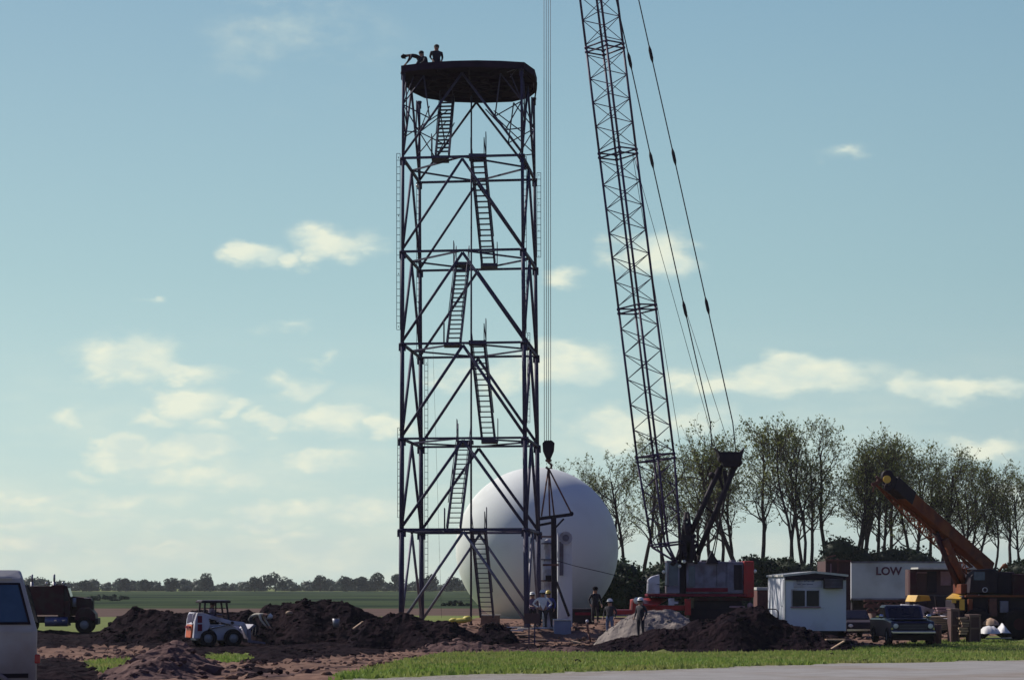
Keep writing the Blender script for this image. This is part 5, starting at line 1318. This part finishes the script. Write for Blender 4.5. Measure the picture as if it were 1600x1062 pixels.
    t = thing('oil_drum', 'rusty red drum beside the front of the navy pickup', 'drum', (X_(1461,91), 91, .05)); MB().lathe([(.001,0),(.29,0),(.30,.02),(.285,.3),(.30,.32),(.285,.6),(.30,.86),(.28,.88),(.001,.86)], n=24).build('shell', M['rust'], t); MB().tube([(.12,0,.85),(.12,0,.9)],.03,8).build('bung', M['darkmetal'], t)
    # white sheets
    def sheet(px0, px1, py0, py1, Y, m, lab, peak=False):
        x0, x1 = X_(px0,Y), X_(px1,Y); z0, z1 = max(.03,Z_(py1,Y)), Z_(py0,Y); w = (x1-x0)/2; h = z1-z0; mb = MB(); nx, ny = 18, 10; r = 1.0
        for j in range(ny+1):
            for i in range(nx+1):
                a = -1+2*i/nx; b = -1+2*j/ny; k = (1-abs(a)) if peak else (1-a*a)**.5
                zz = h*k*(1-b*b)**.5 + .05*noise.noise((a*3,b*3,px0)); mb.v.append((a*w, b*.6, max(0, zz)-.03))
        mb.f = [(j*(nx+1)+i, j*(nx+1)+i+1, (j+1)*(nx+1)+i+1, (j+1)*(nx+1)+i) for j in range(ny) for i in range(nx)]; mb.mi = [0]*len(mb.f); mb.sm = [True]*len(mb.f)
        o = mb.build('tarpaulin', M[m]); o.location = ((x0+x1)/2, Y, z0); tag(o, lab, 'tarpaulin')
    sheet(1532,1560,976,988,95,'tarp_w','long low white tarpaulin on the grass right of the dark crates'); sheet(1556,1576,972,987,96,'tarp_w','peaked white tarpaulin at the right end of the low one',True); sheet(1538,1558,964,975,99,'wood','tan canvas bundle behind the white tarpaulins')
small()

# ================================================================ PEOPLE
def person(label, loc, yaw, pose='stand', shirt='dark_cloth', trousers='dark_cloth', hat=None, s=1.0, group=None, bulk=1.22):
    t = thing('person', label, 'person', loc, yaw, group); t.scale = (s * bulk, s * bulk, s)
    # forward is -y (towards the camera when yaw = 0)
    J = {}
    def j(n, x, y, z, r): J[n] = (V((x, y, z)), r)
    def arms(sh, hands, elb):
        for sg, k in ((-1,'R'),(1,'L')):
            S = V(sh); S.x = sg*.19 + sh[0]; j('sh'+k, S.x, S.y, S.z, (.06,.06))
            E = elb[0 if sg < 0 else 1]; j('el'+k, *E, (.042,.042)); Hh = hands[0 if sg < 0 else 1]; j('wr'+k, *Hh, (.03,.03))
    if pose == 'stand' or pose == 'hips' or pose == 'carry':
        j('pel',0,0,.96,(.15,.11)); j('sp',0,.0,1.14,(.135,.10)); j('ch',0,.0,1.36,(.17,.115)); j('ne',0,.01,1.50,(.055,.055)); j('h0',0,-.01,1.60,(.072,.08)); j('h1',0,-.01,1.70,(.08,.092)); 
        el = [(-.29,.04,1.17),(.29,.04,1.17)]; hd = [(-.27,-.06,.95),(.27,-.06,.95)]
        if pose == 'hips': el = [(-.38,.08,1.18),(.38,.08,1.18)]; hd = [(-.2,-.08,1.02),(.2,-.08,1.02)]
        if pose == 'carry': hd = [(-.15,-.28,1.12),(.2,-.24,1.08)]; el = [(-.27,-.02,1.15),(.29,-.0,1.15)]
        if bulk > 1.3: el = [(-.23,.03,1.17),(.23,.03,1.17)]; hd = [(-.17,-.1,.98),(.17,-.1,.98)]
        arms((0,.0,1.43), hd, el)
        for sg, k in ((-1,'R'),(1,'L')): j('hp'+k, sg*.095, 0, .88, (.095,.095)); j('kn'+k, sg*.12, -.01, .50, (.062,.062)); j('an'+k, sg*.13, .02, .10, (.042,.042)); j('to'+k, sg*.15, -.14, .05, (.042,.035))
    elif pose == 'bend':
        j('pel',0,.30,.92,(.15,.12)); j('sp',0,.12,1.02,(.14,.11)); j('ch',0,-.12,1.06,(.17,.12)); j('ne',0,-.27,1.04,(.055,.055)); j('h0',0,-.36,1.0,(.072,.075)); j('h1',0,-.45,.96,(.08,.085))
        arms((0,-.16,1.04), [(-.2,-.42,.52),(.2,-.40,.5)], [(-.25,-.25,.78),(.25,-.22,.78)])
        for sg, k in ((-1,'R'),(1,'L')): j('hp'+k, sg*.10, .28, .85, (.095,.095)); j('kn'+k, sg*.15, .05, .48, (.062,.062)); j('an'+k, sg*.16, .12, .10, (.042,.042)); j('to'+k, sg*.18, -.04, .05, (.042,.035))
    elif pose == 'kneel':
        j('pel',0,.12,.50,(.16,.13)); j('sp',0,.08,.70,(.14,.11)); j('ch',0,.0,.92,(.18,.12)); j('ne',0,-.04,1.06,(.055,.055)); j('h0',0,-.06,1.16,(.072,.078)); j('h1',0,-.06,1.26,(.08,.09))
        arms((0,.0,.99), [(-.2,-.35,.52),(.22,-.32,.5)], [(-.28,-.12,.74),(.28,-.10,.74)])
        for sg, k in ((-1,'R'),(1,'L')): j('hp'+k, sg*.11, .08, .44, (.095,.095)); j('kn'+k, sg*.19, -.25, .32 if sg < 0 else .12, (.065,.065)); j('an'+k, sg*.17, -.12 if sg < 0 else .22, .08, (.042,.042)); j('to'+k, sg*.18, -.26 if sg < 0 else .34, .05, (.04,.035))
    elif pose == 'sit':
        j('pel',0,.05,.12,(.16,.13)); j('sp',0,.05,.32,(.14,.11)); j('ch',0,.02,.55,(.17,.12)); j('ne',0,.0,.69,(.055,.055)); j('h0',0,-.02,.79,(.072,.078)); j('h1',0,-.02,.89,(.08,.09))
        arms((0,.02,.62), [(-.2,-.36,.35),(.2,-.36,.35)], [(-.27,-.1,.38),(.27,-.1,.38)])
        for sg, k in ((-1,'R'),(1,'L')): j('hp'+k, sg*.10, 0, .10, (.095,.095)); j('kn'+k, sg*.14, -.42, .14, (.062,.062)); j('an'+k, sg*.14, -.5, -.28, (.042,.042)); j('to'+k, sg*.15, -.64, -.33, (.042,.035))
    names = list(J); ed = [('pel','sp'),('sp','ch'),('ch','ne'),('ne','h0'),('h0','h1')]
    for k in 'RL': ed += [('ch','sh'+k),('sh'+k,'el'+k),('el'+k,'wr'+k),('pel','hp'+k),('hp'+k,'kn'+k),('kn'+k,'an'+k),('an'+k,'to'+k)]
    # head details and hands
    fwd = (V((0,-1,0)) if pose != 'bend' else V((0,-.45,-.9))).normalized()
    hv = (J['h0'][0] + J['h1'][0]) / 2
    j('nose', *(hv + fwd * .115), (.014,.014)); ed.append(('h0','nose'))
    for sg in (-1,1): j('ear%d' % sg, hv.x + sg*.088, hv.y + .01, hv.z, (.016,.016)); ed.append(('h0','ear%d' % sg))
    for sg, k in ((-1,'R'),(1,'L')):
        wv = J['wr'+k][0]; d = (wv - J['el'+k][0]).normalized(); pv = wv + d * .07; j('pa'+k, *pv, (.036,.022)); ed.append(('wr'+k,'pa'+k))
        sd = V((0,1,0)) if abs(d.y) < .8 else V((1,0,0)); curl = V((-sg,0,0)) * .3 + d
        for fi in range(4):
            L_ = (.07,.085,.08,.06)[fi]; a = pv + d*.03 + sd*(fi-1.5)*.02
            j('f%s%d' % (k,fi), *(a + d*.02), (.010,.010)); j('g%s%d' % (k,fi), *(a + curl.normalized()*L_), (.008,.008)); ed += [('pa'+k,'f%s%d' % (k,fi)),('f%s%d' % (k,fi),'g%s%d' % (k,fi))]
        j('th'+k, *(wv + d*.05 - sd*.05), (.010,.010)); j('ti'+k, *(wv + d*.09 - sd*.06), (.009,.009)); ed += [('wr'+k,'th'+k),('th'+k,'ti'+k)]
    names = list(J); me = bpy.data.meshes.new('body'); me.from_pydata([J[n][0] for n in names], [(names.index(a), names.index(b)) for a, b in ed], [])
    o = bpy.data.objects.new('body', me); COL.objects.link(o)
    o.modifiers.new('skin', 'SKIN'); sub = o.modifiers.new('sub', 'SUBSURF'); sub.levels = 1; sub.render_levels = 1
    for i, n in enumerate(names): me.skin_vertices[0].data[i].radius = J[n][1]
    me.skin_vertices[0].data[0].use_root = True
    dg = bpy.context.evaluated_depsgraph_get(); m2 = bpy.data.meshes.new_from_object(o.evaluated_get(dg)); bpy.data.objects.remove(o); bpy.data.meshes.remove(me)
    m2.materials.clear()
    for m in ('skin', shirt, trousers, 'boots'): m2.materials.append(M[m])
    def cls(e):
        a, b = e
        if a in ('an'+a[-1],) and a[:2] == 'an': return 3
        if a[:2] in ('hp','kn') or a == 'pel' and b[:2] == 'hp': return 2
        if a in ('ne','h0','h1') or a[:2] in ('wr','pa','fR','fL','th') or b[:3] in ('nos','ear'): return 0
        return 1
    segs = [(J[a][0], J[b][0], cls((a,b))) for a, b in ed]
    for p in m2.polygons:
        c = p.center; best = None
        for a, b, k in segs:
            ab = b - a; f = max(0, min(1, (c - a).dot(ab) / max(1e-9, ab.length_squared))); dd = (a + ab*f - c).length
            if best is None or dd < best[0]: best = (dd, k)
        p.material_index = best[1]; p.use_smooth = True
    o = bpy.data.objects.new('body', m2); COL.objects.link(o); o.parent = t
    top = J['h1'][0]; up = (J['h1'][0] - J['h0'][0]).normalized(); q = up.to_track_quat('Z','Y').to_matrix().to_4x4()
    Mx = Matrix.Translation(top + up*.0) @ q
    MB().lathe([(.088,-.06),(.1,.0),(.092,.06),(.05,.105),(.001,.112)], n=14, M=Mx @ Matrix.Translation((0,.012,0))).build('hair', M['hair'], t)
    if hat:
        MB().lathe([(.155,.02),(.118,.035),(.118,.07),(.10,.12),(.055,.155),(.001,.165)], n=18, M=Mx).build('hard_hat', M[hat], t)
    for sg in (-1,1): MB().ell(hv + fwd*.088 + V((sg*.032,0,.02)), .012, 6).build('eye', M['white'], t)
    return t
person('standing worker in dark clothes, upright on top of the tower deck', P(682,129,100.5) * V((1,1,0)) if False else (X_(682,100.5), 100.5, 27.99), R(15), 'stand', 'dark_cloth', 'dark_cloth', None, 1.0, None, 1.38)
person('kneeling worker in dark clothes on the tower deck, left of the standing one', (X_(661,99.9), 99.9, 27.99), R(-60), 'kneel', 'dark_cloth', 'dark_cloth', None, .97, None, 1.4)
person('worker on the tower deck bent double with his head toward the left edge', (X_(648,99.2), 99.2, 27.99), R(-75), 'bend', 'dark_cloth', 'dark_cloth', 'black_hat', .88, None, 1.3)
zz = H(X_(848,97.2), 97.2)
person('man in white shirt and white hard hat, hands on hips, left of the lifting post', (X_(848,97.2), 97.2, zz), R(10), 'hips', 'white_cloth', 'dark_cloth', 'white_hat', 1.02)
person('man in blue shirt and yellow hard hat, standing behind the man in white', (X_(857,98.2), 98.2, H(X_(857,98),98.2)), R(-20), 'stand', 'blue_cloth', 'dark_cloth', 'yellow_hat', 1.0)
person('person in a pale lilac shirt, partly hidden by the brown sign board', (X_(832,99.6), 99.6, H(X_(832,99.6),99.6)), R(15), 'carry', 'lilac_cloth', 'dark_cloth', 'white_hat', .96)
person('worker all in dark clothes, standing in the shade at the lower right of the sphere', (X_(930,104), 104, H(X_(930,104),104)+.15), R(30), 'stand', 'dark_cloth', 'dark_cloth', 'black_hat', 1.02)
person('man in dark jacket, blue jeans and white hard hat, left of the gravel heap', (X_(953,93.2), 93.2, H(X_(953,93.2),93.2)+.32), R(-35), 'stand', 'dark_cloth', 'jeans', 'white_hat', .95)
person('worker in dark jacket and white hard hat, standing in front of the gravel heap', (X_(1001,87.5), 87.5, .42), R(-50), 'stand', 'dark_cloth', 'dark_cloth', 'white_hat', .95)
person('worker in a cream shirt bending over, right of the orange and white loader', (X_(402,91), 91.0, .35), R(75), 'bend', 'cream', 'dark_cloth', 'white_hat', 1.0)
sk = R(24); lx = V((X_(340,88), 88, H(0,88)))
person('operator in a brown shirt seated in the cab of the orange and white loader', lx + V((-.25*math.cos(sk), -.25*math.sin(sk), 1.1)), sk + R(90), 'sit', 'rust' if False else 'lilac_cloth', 'dark_cloth', None, .9)

# ================================================================ HAZE
hz = bpy.data.materials.new('haze'); hz.use_nodes = True; nt = hz.node_tree; nt.nodes.clear()
ho = nt.nodes.new('ShaderNodeOutputMaterial'); hv = nt.nodes.new('ShaderNodeVolumePrincipled'); nt.links.new(hv.outputs[0], ho.inputs['Volume'])
hv.inputs['Color'].default_value = (.95, .98, 1, 1); hv.inputs['Density'].default_value = .00011; hv.inputs['Anisotropy'].default_value = 0
tag(MB().box(-2600, 2600, -450, 3600, -2, 75).build('haze', hz), kind='stuff')
